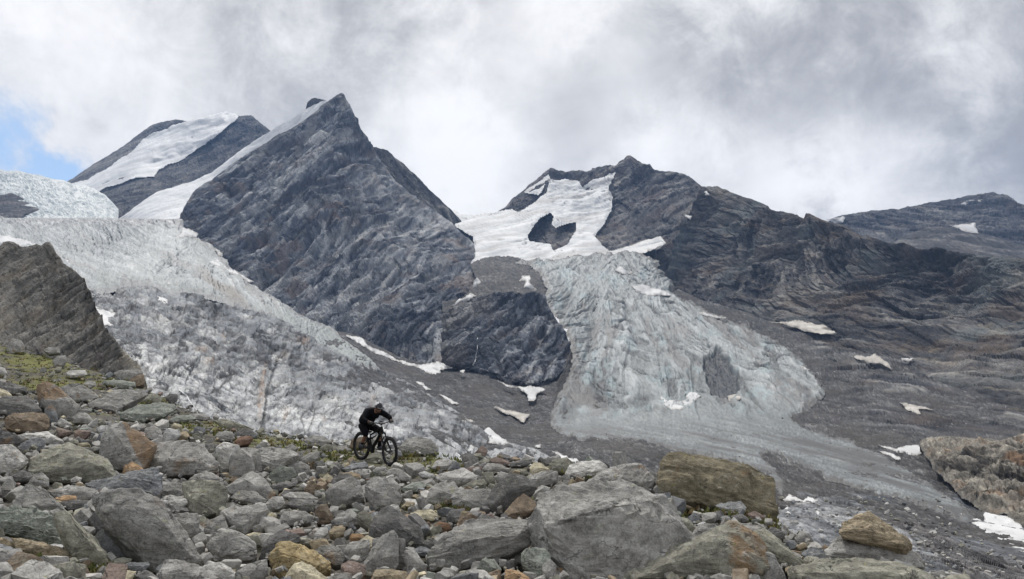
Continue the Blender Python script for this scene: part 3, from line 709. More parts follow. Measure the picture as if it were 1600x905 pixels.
# right glacier: icefall and tongue
def look_icefall(P, U, V):
    d = D_VAL(U, V); m = d/F
    w = fbm(U/60., V/60., U*0, 4, .55, 181)
    w2 = fbm(U/15., V/15., U*0 + 2, 4, .6, 182)
    fn = fbm(U/3.6, V/3.6, U*0 + 4, 4, .65, 183)
    # the ice fans out below the lip: streamline coordinate c, distance down it r
    ax = 965 + (V - 430)*-.10
    spread = 60 + np.clip(V - 395, 0, 300)*.78
    c = (U - ax)/spread
    fall = sstep(V, 440, 480)*sstep(V + .03*(U - 950), 672, 630)
    ac = np.abs(c + .1)
    wl = fbm(U/150., V/130., U*0 + 60, 2, .4, 239)
    fins = ridged(c*3.1 + wl*.9, V/140. + wl*.4, U*0 + 7, 3, .5, 184)
    fin2 = ridged(c*8.5 + w*1.3 + w2*.25, V/34. + w, U*0 + 8, 4, .6, 194)
    chev = ridged((V - ac*95 + 34*wl)/26., c*1.3 + wl*.5, U*0 + 9, 4, .55, 185)
    gash = sstep(ridged((V - ac*70 + 36*wl)/19. + w2*.2, c*2.0 + wl, U*0 + 10, 3, .55, 195), .72, .9)*sstep(fbm(U/44., V/36., U*0 + 41, 3, .5, 196), -.15, .3)
    def lines(x, y, z, lo, hi): return sstep(1 - np.abs(perlin(x, y, z))*2.2, lo, hi)
    mod = sstep(fbm(U/50., V/44., U*0 + 61, 3, .5, 240), -.3, .2)
    chl = lines((V - ac*82 + 34*wl + 2*w2)/12., c*.9 + wl*.5, U*0 + 62.3, .70, .95)*mod
    flu = lines(c*5.0 + wl*.8 + w2*.05, V/190. + wl*.3, U*0 + 63.7, .70, .95)*sstep(V, 470, 540)
    flu2 = lines(c*10. + wl*1.4 + w2*.08, V/120. + wl*.3, U*0 + 64.1, .74, .95)*sstep(V, 500, 580)*mod
    arc = lines((V - .55*(U - 1060) + 34*wl + 2*w2)/10., c*.8 + wl, U*0 + 65.9, .72, .95)*sstep(c, .25, .6)*mod
    dk_ = np.clip(.85*chl*sstep(V, 640, 560) + .75*flu + .55*flu2 + .7*arc*sstep(V, 650, 590), 0, 1)
    upper = sstep(V, 480, 430)
    blocks_ = ridged((U*.5 + V)/13. + w*1.5, (U*.6 - V)/17. + w, U*0 + 11, 4, .6, 186)
    ser = saw((V*.8 - U*.12)/13. + w*2.4 + w2*.5, .72)
    tong = sstep(V + .03*(U - 950), 640, 690)
    # tongue streaks follow the valley to the lower right
    tl = V - 690 - np.clip(U - 900, 0, 900)*.17 - .00018*np.clip(U - 1000, 0, 900)**2*.9
    strk = fbm(U/160., tl/5.5, U*0 + 15, 5, .62, 187)
    h = ((8*w + 1.8*w2 + .7*fn)*(1 - .8*tong) - 5.5*dk_*(fall + upper*.6) + fall*(13*(fins - .5) + 7*(fin2 - .5) + 7*(chev - .5) + 1.6*ser - 8*gash) + upper*(5.2*(blocks_ - .5) + 2.6*ser - 3*gash) + tong*(1.1*strk))*m
    val = .40 + .12*w2 + .26*fn + .2*w + fall*(.6*(fins - .5) + .5*(fin2 - .5) + .42*(chev - .5)) + upper*.5*(blocks_ - .45) + tong*(.55*strk + .35*fn - .02)
    C = palette(val, [(0, (.13, .14, .145)), (.35, (.225, .245, .25)), (.65, (.335, .36, .367)), (1.0, (.52, .54, .545))])
    C = C*(1 - .62*(dk_*(fall + upper*.6).clip(0, 1))[..., None])*.9
    C = C*(1 - .5*(gash*(fall + upper).clip(0, 1))[..., None])
    blue = sstep(fbm(U/26., V/22., U*0 + 19, 4, .6, 188), .08, .45)*(fall + upper)
    C = lerp3(C, np.array((.29, .375, .40)), np.clip(blue, 0, 1)*.45)
    gritty = sstep(fbm(c*4.2 + w*.6, V/90. + w*.3, U*0 + 23, 5, .65, 189) + .10*np.abs(c), .0, .45)
    C = lerp3(C, np.array((.135, .128, .122)), gritty*fall*.75)
    C = lerp3(C, np.array((.17, .165, .16)), sstep(fbm(U/30., V/24., U*0 + 25, 5, .6, 190), .1, .5)*upper*.5)
    t_d = sstep(fbm(U/140., tl/11., U*0 + 27, 5, .62, 191) + .4*fn, -.15, .4)
    C = lerp3(C, np.array((.10, .099, .097)), t_d*tong*.85)
    C = C*(1 - .22*tong[..., None])
    # medial rubble stripe on the tongue
    mid = sstep(np.abs(tl - 4 - 4*w2 + np.clip(U - 1100, 0, 300)*-.02), 10, 2)*sstep(U, 1020, 1110)*tong
    C = lerp3(C, np.array((.09, .082, .075)), mid*.85)
    peb = sstep(fbm(U/2.6, V/2.2, U*0 + 33, 2, .6, 192), .36, .6)
    C = lerp3(C, np.array((.09, .088, .085)), peb*tong*.7)
    # hollow torn in the lower icefall; its shade is painted into the ice colour
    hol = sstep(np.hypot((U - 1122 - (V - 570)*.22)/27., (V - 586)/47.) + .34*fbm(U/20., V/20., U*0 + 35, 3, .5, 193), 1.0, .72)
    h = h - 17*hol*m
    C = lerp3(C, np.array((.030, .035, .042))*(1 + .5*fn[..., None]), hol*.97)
    return h, C
RG_POLY = [(800, 409), (815, 403), (850, 402), (900, 396), (950, 392), (985, 388), (1010, 395), (1032, 402), (1030, 415), (1040, 428), (1052, 432), (1056, 445), (1048, 455), (1065, 461), (1085, 468), (1105, 482), (1128, 492), (1150, 500), (1180, 512), (1205, 526), (1230, 540), (1250, 556), (1272, 580), (1285, 600), (1290, 615), (1275, 630), (1255, 646), (1240, 655), (1275, 668),
           (1310, 678), (1340, 688), (1375, 703), (1410, 724), (1445, 745), (1475, 765), (1500, 783), (1520, 798), (1534, 813), (1515, 815), (1480, 806), (1440, 792), (1400, 778), (1360, 770), (1320, 757), (1280, 743), (1240, 726), (1215, 713), (1200, 710), (1190, 712), (1210, 725), (1222, 740), (1232, 765), (1222, 775), (1200, 748), (1180, 735), (1150, 722), (1110, 714), (1060, 708), (1020, 697), (990, 692), (950, 690), (900, 688), (874, 680), (858, 665), (858, 648), (868, 628),
           (872, 612), (882, 597), (889, 580), (894, 560), (893, 540), (886, 522), (877, 505), (866, 492), (856, 476), (850, 464), (855, 448), (846, 430), (830, 415)]
body(name='glacier', depth=lambda U, V: D_VAL(U, V)*(.972 + .021*sstep(V + .03*(U - 950), 630, 680) + .012*sstep(U, 1200, 1270)*sstep(V, 680, 640)), look=look_icefall, mat=M_ICE, host='rglacier', top=[(790, 385), (1050, 375), (1540, 480)], bot=[(790, 700), (900, 700), (1060, 715), (1240, 780), (1540, 830)], poly=RG_POLY, jag=0, fade=0, du=1.3, warp=2.6, edge_fade=6, seed=9, rim=(11, (.085, .082, .078), .9), hmin=.5, label='crevassed icefall fanning out into a dirty grey tongue on the right', cat='glacier')

# near left buttress
D_BUT = depthfn([(-250, 395, 345), (0, 385, 345), (75, 378, 335), (130, 440, 318), (150, 475, 310), (185, 550, 285), (225, 600, 270), (0, 460, 305), (80, 470, 300), (0, 560, 255), (120, 560, 268), (-250, 560, 250), (200, 640, 250), (60, 640, 225), (-250, 640, 220)])
def butt_post(P, U, V, h, C):
    X, Y, Z = P[..., 0], P[..., 1], P[..., 2]
    th = radians(37)
    s = X*cos(th) + Z*sin(th); t = -X*sin(th) + Z*cos(th)
    w = fbm(X/40, Y/40, Z/40, 2, .4, 201)
    h = h + 2.1*(saw(t/6.3 + w*1.2, .8) - .5) + 1.0*(saw(t/2.3 + w*1.7, .75) - .5) + 2.4*(ridged(s/30, t/9 + w*.5, Y/30, 3, .5, 202) - .5)
    C = palette(.42 + .4*fbm(s/34, t/2.6, Y/20, 5, .62, 203) + .25*w, PAL_BUTT)*.55 + C*.45
    C = lerp3(C, np.array((.155, .13, .10)), sstep(fbm(s/20, t/6, Y/15, 4, .6, 204), .1, .5)*.4)
    pale = sstep(U - (158 + (V - 510)*.42 + 10*w), 8, 22)*sstep(V, 508, 528)
    C = lerp3(C, np.array((.37, .345, .29))*(.8 + .3*fbm(X/3, Y/3, Z/3, 4, .6, 205))[..., None], pale*.9)
    return h, C
def look_but(P, U, V):
    Q = np.stack([U*.25, U*0, -V*.25], -1)
    h, C = rock_look(Q, .25, 37, 30, pal=PAL_BUTT, amp=.9, warp=14, light=.16, tone=.75, bed=19)
    h, C = butt_post(Q, U, V, h, C)
    return h*.9, C
body('rock_buttress', [(-250, 400), (-100, 392), (0, 386), (6, 379), (14, 378), (22, 380), (34, 386), (48, 384), (57, 381), (64, 385), (72, 378.5), (78, 379), (84, 387), (88, 396), (95, 404), (100, 413), (112, 419), (122, 427), (132, 436), (137, 450), (142, 458), (147, 472), (150, 482), (158, 494), (163, 510), (172, 522), (180, 528),
                       (187, 541), (200, 553), (210, 566), (219, 573), (224, 588), (228, 598), (234, 640)], D_BUT, look_but, M_NEAR,
     bot=[(-250, 640), (234, 650)], back=120, jag=1.6, fade=6, du=1.2, hmin=.5, label='near slanting grey rock buttress at the left edge', cat='rock buttress')

# near right outcrop
D_OUT = depthfn([(1435, 690, 800), (1520, 678, 740), (1600, 672, 700), (1850, 660, 640), (1455, 725, 680), (1480, 752, 600), (1530, 792, 505), (1600, 822, 438), (1850, 860, 370), (1560, 740, 580)])
def out_post(P, U, V, h, C):
    X, Y, Z = P[..., 0], P[..., 1], P[..., 2]
    w = fbm(X/40, Y/40, Z/40, 2, .5, 211)
    cav = ridged(X/20 + w*.8, Y/20, Z/13 + w*.8, 3, .55, 212)
    h = h + 8*(.55 - cav) + 3*(saw((Z*.7 - X*.6)/9 + w*2, .75) - .5)
    C = lerp3(C, np.array((.27, .17, .10)), sstep(fbm(X/30, Y/30, Z/20, 4, .6, 213), .12, .5)*.5)
    C = C*(1 - .3*sstep(cav, .7, .95)[..., None])
    return h, C
body('rock_outcrop', [(1430, 688), (1440, 681), (1452, 677), (1470, 675), (1500, 677), (1522, 680), (1545, 679), (1560, 682), (1585, 675), (1600, 671), (1700, 664), (1850, 655)], D_OUT, look_rock(.5, 25, 31, pal=PAL_TAN, amp=.9, post=out_post, light=.03, stain=.3), M_SLAB,
     bot=[(1430, 870), (1850, 870)], poly=[(1430, 670), (1850, 640), (1850, 900), (1640, 842), (1600, 822), (1582, 812), (1570, 797), (1545, 798), (1530, 792), (1515, 780), (1500, 772), (1486, 757), (1470, 740), (1456, 728), (1448, 712), (1440, 706), (1434, 694)],
     back=120, jag=1.6, fade=4, du=1.3, warp=2.0, edge_fade=12, rim=(14, (.10, .095, .085), .8), hmin=.9, label='folded tan rock outcrop beside the valley snow at right', cat='rock outcrop', seed=4)
# broken pale slab low right, near the edge of the boulder field
D_SLB = depthfn([(1190, 800, 330), (1230, 780, 350), (1300, 772, 350), (1400, 800, 300), (1460, 850, 240), (1550, 905, 180), (1300, 850, 240), (1400, 905, 170), (1250, 860, 220), (1600, 940, 160)])
def slb2(P, U, V):
    h, C = rock_look(P, .26, 30, 33, pal=PAL_SLAB, amp=.8, light=-.04, stain=.2)
    X, Y, Z = P[..., 0], P[..., 1], P[..., 2]
    w = fbm(X/9, Y/14, Z/9, 4, .55, 221)
    h = h + .9*(saw((X*.8 + Z)/5 + w*2, .8) - .5) + 1.2*(ridged(X/9, Y/16, Z/8, 3, .5, 222) - .5)
    C = lerp3(C, np.array((.10, .1, .105)), sstep(fbm(X/8, Y/13, Z/7, 4, .6, 223), .0, .35)*.5)
    return h, C
patch('rock_slab', 'broken pale grey slab dropping away below the boulder edge', [(1190, 806), (1205, 796), (1225, 792), (1245, 784), (1275, 776), (1305, 772), (1330, 778), (1348, 788), (1362, 800), (1385, 812), (1402, 822), (1420, 830), (1435, 850), (1458, 862), (1480, 880), (1500, 905), (1520, 940), (1240, 940), (1180, 860)], D_SLB, .99, slb2, M_SLAB, edge=4, du=1.1, cat='rock slab', warp=2.5, flat=True, hmin=.4)
HOST['slab_low'] = (lambda U, V: D_SLB(U, V)*.99, slb2)
def slb3(P, U, V):
    h, C = slb2(P, U, V)
    return h, C*np.array((.62, .58, .56))
D_SLC = depthfn([(1420, 800, 330), (1500, 840, 270), (1600, 890, 220), (1450, 860, 230), (1500, 905, 180), (1600, 940, 170), (1420, 905, 170), (1660, 940, 170)])
patch('rock_rubble', 'shattered brown grey rubble slope in the lower right corner', [(1395, 822), (1415, 812), (1440, 818), (1465, 828), (1490, 842), (1510, 852), (1540, 862), (1570, 872), (1600, 885), (1660, 905), (1680, 945), (1500, 945), (1470, 880), (1430, 845)], D_SLC, .985, slb3, M_SLAB, edge=4, du=1.1, cat='rubble slope', warp=3, seed=7, flat=True, hmin=.4)

# ------------------------------------------------------------------ snow patches, meltwater
def Z(ox, oy, s, pts): return [(ox + x/s, oy + y/s) for x, y in pts]
SN = lambda m: look_snow(m, 40, crev=.0, amp=.5, dirt=.15, theta=-25)
VALLEY = ['terrain', 'slabs', 'cliff', 'peak', 'lglacier', 'rglacier', 'moraine']
def snow(label, poly, hosts=None, near=None, m=1.6, dirty=0, name='snow_patch', cat='snow patch', edge=3):
    lk = look_snow(m, 40, crev=0, amp=.12, dirt=.2, theta=-25, c0=(.50, .505, .51), c1=(.66, .665, .67)) if not dirty else look_snow(m, 43, crev=0, amp=.12, dirt=.35, c0=(.34, .315, .28), c1=(.54, .515, .475))
    return patch(name, label, poly, None, 1, lk, M_SNOW, edge=edge, du=1.0, cat=cat, lift=.0042, warp=1.1, seed=len(label), hosts=hosts or near_hosts(poly), rim=(4, (.20, .19, .175), .75))
def near_hosts(poly):
    a = np.array(poly); u, v = a.mean(0)
    out = ['terrain']
    if u < 900 and v > 440: out.append('slabs')
    if 520 < u < 800: out.append('peak')
    if 690 < u < 900: out += ['cliff', 'moraine']
    if u < 600 and v < 600: out.append('lglacier')
    if 780 < u < 1540: out.append('rglacier')
    if u < 420: out.append('peak')
    return out
v4, vG, v8, v7, v5, v6, v3 = (540, 500, 4.444), (1180, 690, 3.81), (1160, 480, 3.636), (800, 400, 4), (0, 340, 4), (400, 340, 4), (760, 220, 4)
snow('long curved snow strip along the foot of the central pyramid', Z(*v4, [(0, 95), (60, 110), (110, 110), (160, 170), (260, 210), (340, 255), (420, 285), (480, 300), (540, 300), (650, 280), (700, 310), (750, 335), (650, 350), (660, 375), (600, 385), (530, 350), (470, 318), (400, 308), (340, 280), (250, 248), (180, 215), (100, 165), (0, 112)]))
snow('upper of two short snow strips below the long snow strip', Z(*v4, [(475, 418), (540, 430), (605, 485), (560, 485), (510, 452)]))
snow('lower of two short snow strips beside the polished slabs', Z(*v4, [(645, 500), (720, 535), (795, 582), (740, 582), (690, 547)]))
snow('tiny snow dab under the right end of the curved strip', Z(*v4, [(788, 348), (830, 338), (822, 385), (805, 380)]))
snow('wedge of snow at the foot of the dark rock step', Z(*v4, [(1030, 408), (1100, 430), (1180, 460), (1290, 450), (1392, 475), (1340, 510), (1310, 558), (1258, 556), (1258, 520), (1200, 475), (1110, 457)]))
snow('dirty cream snow patch on the dark valley rubble', Z(*v4, [(1000, 592), (1080, 608), (1180, 628), (1285, 650), (1252, 682), (1240, 712), (1170, 672), (1100, 642)]), dirty=1)
snow('bright double lobed snow patch right of the rider', Z(*v4, [(940, 775), (1000, 738), (1062, 795), (1162, 850), (1090, 868), (990, 853), (985, 800)]))
snow('small cream snow dab above the double lobed patch', Z(*v4, [(832, 680), (882, 685), (908, 710), (850, 707)]), dirty=1)
snow('small white snow dab just above the boulders', Z(*v4, [(1296, 870), (1362, 853), (1352, 892), (1330, 884)]))
snow('patchy snow tongue running down behind the crest boulders', Z(620, 640, 4, [(955, 252), (985, 262), (1012, 262), (1035, 280), (1062, 286), (1085, 300), (1122, 298), (1150, 330), (1140, 350), (1100, 345), (1070, 322), (1040, 312), (1015, 300), (990, 278)]))
snow('small snow flake high on the icefall near the dark wall', Z(*v7, [(635, 85), (680, 58), (720, 90), (785, 90), (740, 107), (690, 112)]))
snow('flat white snow shelf on the upper icefall', Z(*v7, [(740, 173), (850, 178), (940, 210), (1012, 240), (960, 247), (860, 242), (780, 227)]))
snow('thin snow sliver along the right rim of the icefall', Z(*v7, [(1140, 343), (1200, 343), (1300, 375), (1360, 388), (1300, 394), (1200, 372)]))
snow('hooked snow patch in the lower icefall', Z(*v7, [(905, 852), (960, 882), (1040, 902), (1090, 887), (1090, 850), (1150, 838), (1182, 870), (1120, 932), (1060, 957), (1000, 962), (950, 932)]))
snow('cream oval snow patch right of the icefall hollow', Z(*v7, [(1343, 870), (1400, 853), (1455, 873), (1410, 902), (1350, 902)]), dirty=1)
snow('ragged snow dab on the rubble apron left of the icefall', Z(*v7, [(38, 155), (60, 115), (112, 122), (117, 165), (165, 207), (130, 217), (70, 202), (78, 160)]))
snow('narrow snow wedge in the gully beside the central pyramid', Z(*v6, [(1355, 400), (1385, 363), (1408, 400), (1370, 430), (1345, 442)]))
snow('slanting snow strip at the top of the dark rock step', Z(*v6, [(1215, 550), (1258, 512), (1340, 468), (1384, 485), (1330, 512), (1270, 532), (1222, 562)]))
snow('bright snow apron at the left edge above the buttress', Z(*v5, [(-120, 90), (0, 95), (60, 105), (160, 135), (240, 158), (268, 166), (230, 178), (130, 180), (0, 160), (-120, 160)]))
snow('thin white streak on the glacier beside the buttress tip', Z(*v5, [(385, 258), (500, 263), (480, 283), (410, 278)]))
snow('narrow snow strip in the middle of the left glacier', Z(*v5, [(915, 360), (1000, 385), (1060, 400), (1130, 393), (1152, 410), (1060, 416), (980, 394)]))
snow('square snow patch at the top of the polished slabs', Z(*v5, [(972, 486), (1057, 503), (1058, 548), (985, 528)]))
snow('snow wedge tucked behind the edge of the buttress', Z(*v5, [(560, 530), (650, 568), (733, 594), (700, 622), (690, 652), (722, 672), (690, 675), (600, 660)]))
snow('bright snow lip where the glacier meets the central pyramid', Z(*v5, [(1080, 125), (1120, 100), (1145, 58), (1200, 75), (1242, 95), (1235, 118), (1160, 118)]))
snow('small oval snow patch in a notch of the pyramid foot', Z(*v5, [(1340, 180), (1395, 213), (1398, 243), (1362, 228)]))
snow('long snow fringe along the right rim of the left glacier', Z(*v5, [(1285, 260), (1370, 256), (1412, 300), (1502, 345), (1595, 402), (1560, 404), (1450, 350), (1340, 304)]))
WALLF = lambda U, V: D_WALL(U, V)
snow('long cream snow bank under the brown ledges of the wall', Z(*v8, [(95, 66), (200, 83), (320, 66), (400, 85), (470, 100), (545, 150), (520, 168), (440, 152), (350, 132), (260, 107)]), ['wall', 'terrain'], dirty=1)
snow('cream snow patch in the middle of the right rubble slope', Z(*v8, [(580, 258), (700, 275), (750, 258), (832, 310), (855, 358), (780, 322), (650, 293)]), dirty=1)
snow('small white snow spot right of the cream slope patch', Z(*v8, [(900, 283), (968, 283), (962, 303), (908, 303)]))
snow('tiny snow sliver near the right edge of the icefall', Z(*v8, [(315, 312), (382, 350), (362, 362), (328, 342)]))
snow('slanting white snow line under a dark ledge at right', Z(*v8, [(885, 532), (1000, 553), (1112, 580), (1005, 577), (1022, 608), (940, 588)]), dirty=1)
snow('white snow patch left of the tan outcrop', Z(*v8, [(740, 768), (870, 795), (1000, 773), (1034, 820), (990, 843), (920, 828), (820, 803)]))
snow('thin snow strip just below the patch by the outcrop', Z(*v8, [(755, 808), (860, 828), (910, 862), (870, 862), (800, 833)]))
snow('big snow tongue at the right edge below the tan outcrop', Z(*vG, [(1175, 418), (1240, 430), (1362, 470), (1355, 420), (1285, 340), (1330, 333), (1400, 390), (1490, 420), (1600, 510), (1700, 570), (1700, 700), (1600, 662), (1500, 612), (1380, 552), (1280, 482)]), m=.8)
snow('forked snow strip above the low pale slab', Z(*vG, [(168, 342), (200, 308), (280, 345), (310, 318), (382, 345), (340, 368), (290, 358), (210, 348), (175, 352)]), ['slab_low', 'terrain'], m=.5)
snow('upright snow fleck left of the low pale slab', Z(*vG, [(168, 378), (190, 378), (214, 428), (180, 424)]), ['slab_low', 'terrain'], m=.5)
snow('small leaning snow fleck on the low pale slab', Z(*vG, [(348, 405), (370, 398), (402, 430), (396, 448), (363, 428)]), ['slab_low', 'terrain'], m=.5)
snow('snow band below the dark cliffs at the head of the icefall', Z(*v3, [(760, 690), (880, 655), (940, 632), (1000, 612), (1090, 588), (1122, 630), (1060, 672), (940, 717), (820, 715)]), ['basin'], m=2.5)
snow('pair of snow dabs below the brown wall crest', Z(*v3, [(1350, 312), (1380, 308), (1384, 325), (1394, 345), (1360, 348), (1366, 328)]), ['wall', 'summit'], m=2.5)
snow('small snow dab in the pale gully of the summit ridge', Z(*v3, [(1228, 455), (1290, 468), (1272, 497), (1250, 478), (1233, 478)]), ['wall', 'summit'], m=2.5)
snow('white cap at the left end of the far right ridge', [(1288, 344), (1300, 340), (1318, 336), (1322, 340), (1318, 347), (1306, 350)], ['farridge'], m=3)
snow('curved snow patch high on the far right ridge', [(1496, 319), (1508, 314), (1520, 310), (1525, 312), (1512, 320), (1502, 323)], ['farridge'], m=3)
snow('tiny snow dab beside the curved patch on the far ridge', [(1526, 312), (1535, 310.5), (1534, 316), (1528, 316)], ['farridge'], m=3)
snow('white snow patch under the far right ridge', [(1481, 352), (1500, 349), (1525, 347), (1529, 366), (1508, 361)], ['hump'], m=3)
def stream(label, pts, wid, hosts):
    p = []; q = []
    for i, (u, v) in enumerate(pts):
        p.append((u - wid, v)); q.append((u + wid, v + wid*.4))
    return patch('meltwater_stream', label, p + q[::-1], None, 1, look_snow(.8, 60, crev=0, amp=.1, dirt=.25, c0=(.40, .41, .42), c1=(.58, .59, .6)), M_SNOW, edge=2, du=.8, cat='stream', warp=.9, hosts=hosts)
stream('white meltwater streak sliding down the slabs beside the buttress', [(224, 556), (238, 570), (252, 584), (266, 594), (276, 603), (290, 617), (298, 628), (308, 640), (316, 648)], 2.2, ['slabs'])
stream('faint second meltwater streak on the polished slabs', [(366, 567), (378, 578), (392, 592), (400, 600)], 1.6, ['slabs'])
stream('thin waterfall down the dark rock step', [(737, 500), (741, 516), (746, 528), (746, 545), (743, 560), (739, 572)], 1.0, ['cliff', 'peak'])

# base ground far below and around everything
def base_ground():
    a = np.linspace(-1, 1, 61)
    X, Y = np.meshgrid(a*7400, a*5300 + 3900)
    R = np.hypot(X, Y)
    z = -760 + 40*fbm(X/2500, Y/2500, X*0, 3, .5, 60)
    idx = np.arange(61*61).reshape(61, 61)
    q = np.stack([idx[:-1, :-1], idx[:-1, 1:], idx[1:, 1:], idx[1:, :-1]], -1).reshape(-1, 4)
    me = make_mesh('ground_base', np.stack([X, Y, z], -1), quads=q, col=np.full((61*61, 3), .09))
    tag(link('ground', me, M_SCREE), 'dark lowland ground under the mountains', 'ground', kind='structure')
base_ground()
# ------------------------------------------------------------------ the boulder field: ground
CREST = np.array([(-300, 46), (0, 45), (100, 42), (200, 38), (300, 33), (400, 29), (500, 26), (600, 24), (700, 21.5), (800, 19), (900, 16.5), (1000, 14.5), (1100, 12.5), (1180, 11), (1250, 9.8), (1300, 9.2), (1450, 8.2), (1700, 7.5)], float)
GP = [(-300, 540, 46), (0, 538, 45), (100, 563, 42), (200, 592, 38), (300, 637, 33), (400, 672, 29), (500, 686, 26), (600, 698, 24), (700, 712, 21.5), (800, 716, 19), (900, 724, 16.5), (1000, 738, 14.5), (1100, 775, 12.5), (1180, 800, 11), (1250, 845, 9.8), (1300, 868, 9.2), (1450, 905, 8.2), (1700, 925, 7.5),
      (0, 640, 22), (200, 655, 22), (350, 700, 20), (0, 750, 11.5), (300, 800, 10.5), (600, 805, 11), (900, 800, 10.5), (564, 718.5, 20), (612, 729.5, 19.08), (500, 740, 17.5), (700, 745, 16), (150, 700, 15), (450, 770, 13.5), (-300, 700, 14), (-300, 905, 5.5),
      (0, 905, 5.6), (250, 905, 6.4), (500, 905, 6.8), (800, 905, 6.8), (1000, 890, 7.2), (1200, 880, 7.8), (1450, 960, 6.5), (0, 1100, 3.2), (800, 1150, 3.2), (1500, 1150, 3.4), (-500, 1100, 3.4)]
_gp = np.array(GP, float); _gw = pt(_gp[:, 0], _gp[:, 1], _gp[:, 2])
_zf = tps(_gw[:, :2]/10.0, _gw[:, 2], 1e-3)
def ground_z(x, y):
    x = np.asarray(x, float); y = np.asarray(y, float)
    u = 800 + F*x/np.maximum(y, .5)
    dc = np.interp(u, CREST[:, 0], CREST[:, 1])*np.cos(PITCH)
    yy = np.minimum(y, dc*1.02); xx = x*yy/np.maximum(y, 1e-3)
    over = np.maximum(0, y - dc)
    return _zf(xx/10., yy/10.) - .62*over*sstep(over, 0, 5)
def hit(u, v):
    """where the view through photo position (u, v) meets the boulder field: (distance, world point)"""
    d = np.concatenate([np.linspace(2.5, 12, 200), np.linspace(12.1, 60, 400)])
    p = pt(np.full(d.shape, u), np.full(d.shape, v), d)
    below = np.nonzero(p[:, 2] < ground_z(p[:, 0], p[:, 1]))[0]
    if len(below) == 0: return None
    return d[below[0]], p[below[0]]

MOSS = [(60, 560, 90, 26), (100, 600, 110, 16), (240, 590, 60, 10), (170, 580, 60, 8), (270, 628, 70, 10), (330, 672, 70, 12), (420, 690, 70, 8), (505, 716, 30, 14), (545, 716, 16, 6), (560, 705, 40, 8), (660, 722, 40, 16), (690, 730, 40, 12), (715, 795, 30, 8), (640, 790, 25, 8), (700, 720, 40, 6), (900, 738, 15, 7), (940, 752, 30, 8), (1090, 800, 45, 14), (1060, 790, 20, 10),
        (1140, 808, 40, 10), (1210, 820, 30, 12), (1260, 842, 30, 8), (20, 840, 70, 24), (60, 880, 110, 26), (150, 895, 50, 16), (220, 640, 40, 8), (30, 530, 60, 14), (450, 700, 40, 6)]
def moss_amount(U, V):
    a = np.zeros_like(U)
    for (u, v, ru, rv) in MOSS: a = np.maximum(a, np.exp(-(((U - u)/ru)**2 + ((V - v)/rv)**2)))
    return a
def to_px(P):
    q = P @ np.stack([RGT, UPV, FWD], 1)
    return 800 + F*q[..., 0]/q[..., 2], 452.5 - F*q[..., 1]/q[..., 2]

def ground_sheet():
    us = np.linspace(-420, 1800, 400)
    k = np.linspace(0, 1, 300)
    dn = 2.6; dc = np.interp(us, CREST[:, 0], CREST[:, 1])
    Dd = dn*((dc*1.9)[None]/dn)**(k[:, None])
    x = (us - 800)/F
    X = x[None]*Dd; Y = Dd
    z = ground_z(X, Y)
    z = z - .14*sstep(Y, 3, 5) + .10*fbm(X/1.6, Y/1.6, X*0, 4, .55, 300) + .035*fbm(X/.25, Y/.25, X*0, 4, .6, 301)
    P = np.stack([X, Y, z], -1)
    U, V = to_px(P)
    mo = sstep(moss_amount(U, V)*.9 + 1.3*fbm(X/.7, Y/.7, X*0, 5, .65, 302), .35, .8)
    mo = np.maximum(mo, .4*sstep(fbm(X/2.2, Y/2.2, X*0, 4, .6, 303), .15, .45))
    g = palette(.5 + .5*fbm(X/.3, Y/.3, X*0, 4, .65, 304), [(0, (.03, .028, .025)), (.5, (.085, .08, .07)), (1, (.19, .18, .16))])
    mc = palette(.5 + .6*fbm(X/.5, Y/.5, X*0, 4, .65, 305), [(0, (.07, .065, .025)), (.4, (.105, .11, .032)), (.7, (.15, .15, .05)), (1, (.20, .165, .09))])
    C = lerp3(g, 0*g + mc, mo)
    idx = np.arange(P.shape[0]*P.shape[1]).reshape(P.shape[:2])
    q = np.stack([idx[:-1, :-1], idx[:-1, 1:], idx[1:, 1:], idx[1:, :-1]], -1).reshape(-1, 4)
    me = make_mesh('boulder_ground', P, quads=q, col=C)
    m = landscape_mat('soil', .05, bump=.6, var=.5)
    tag(link('ground', me, m), 'stony soil with moss under the boulder field', 'ground', kind='structure')
ground_sheet()

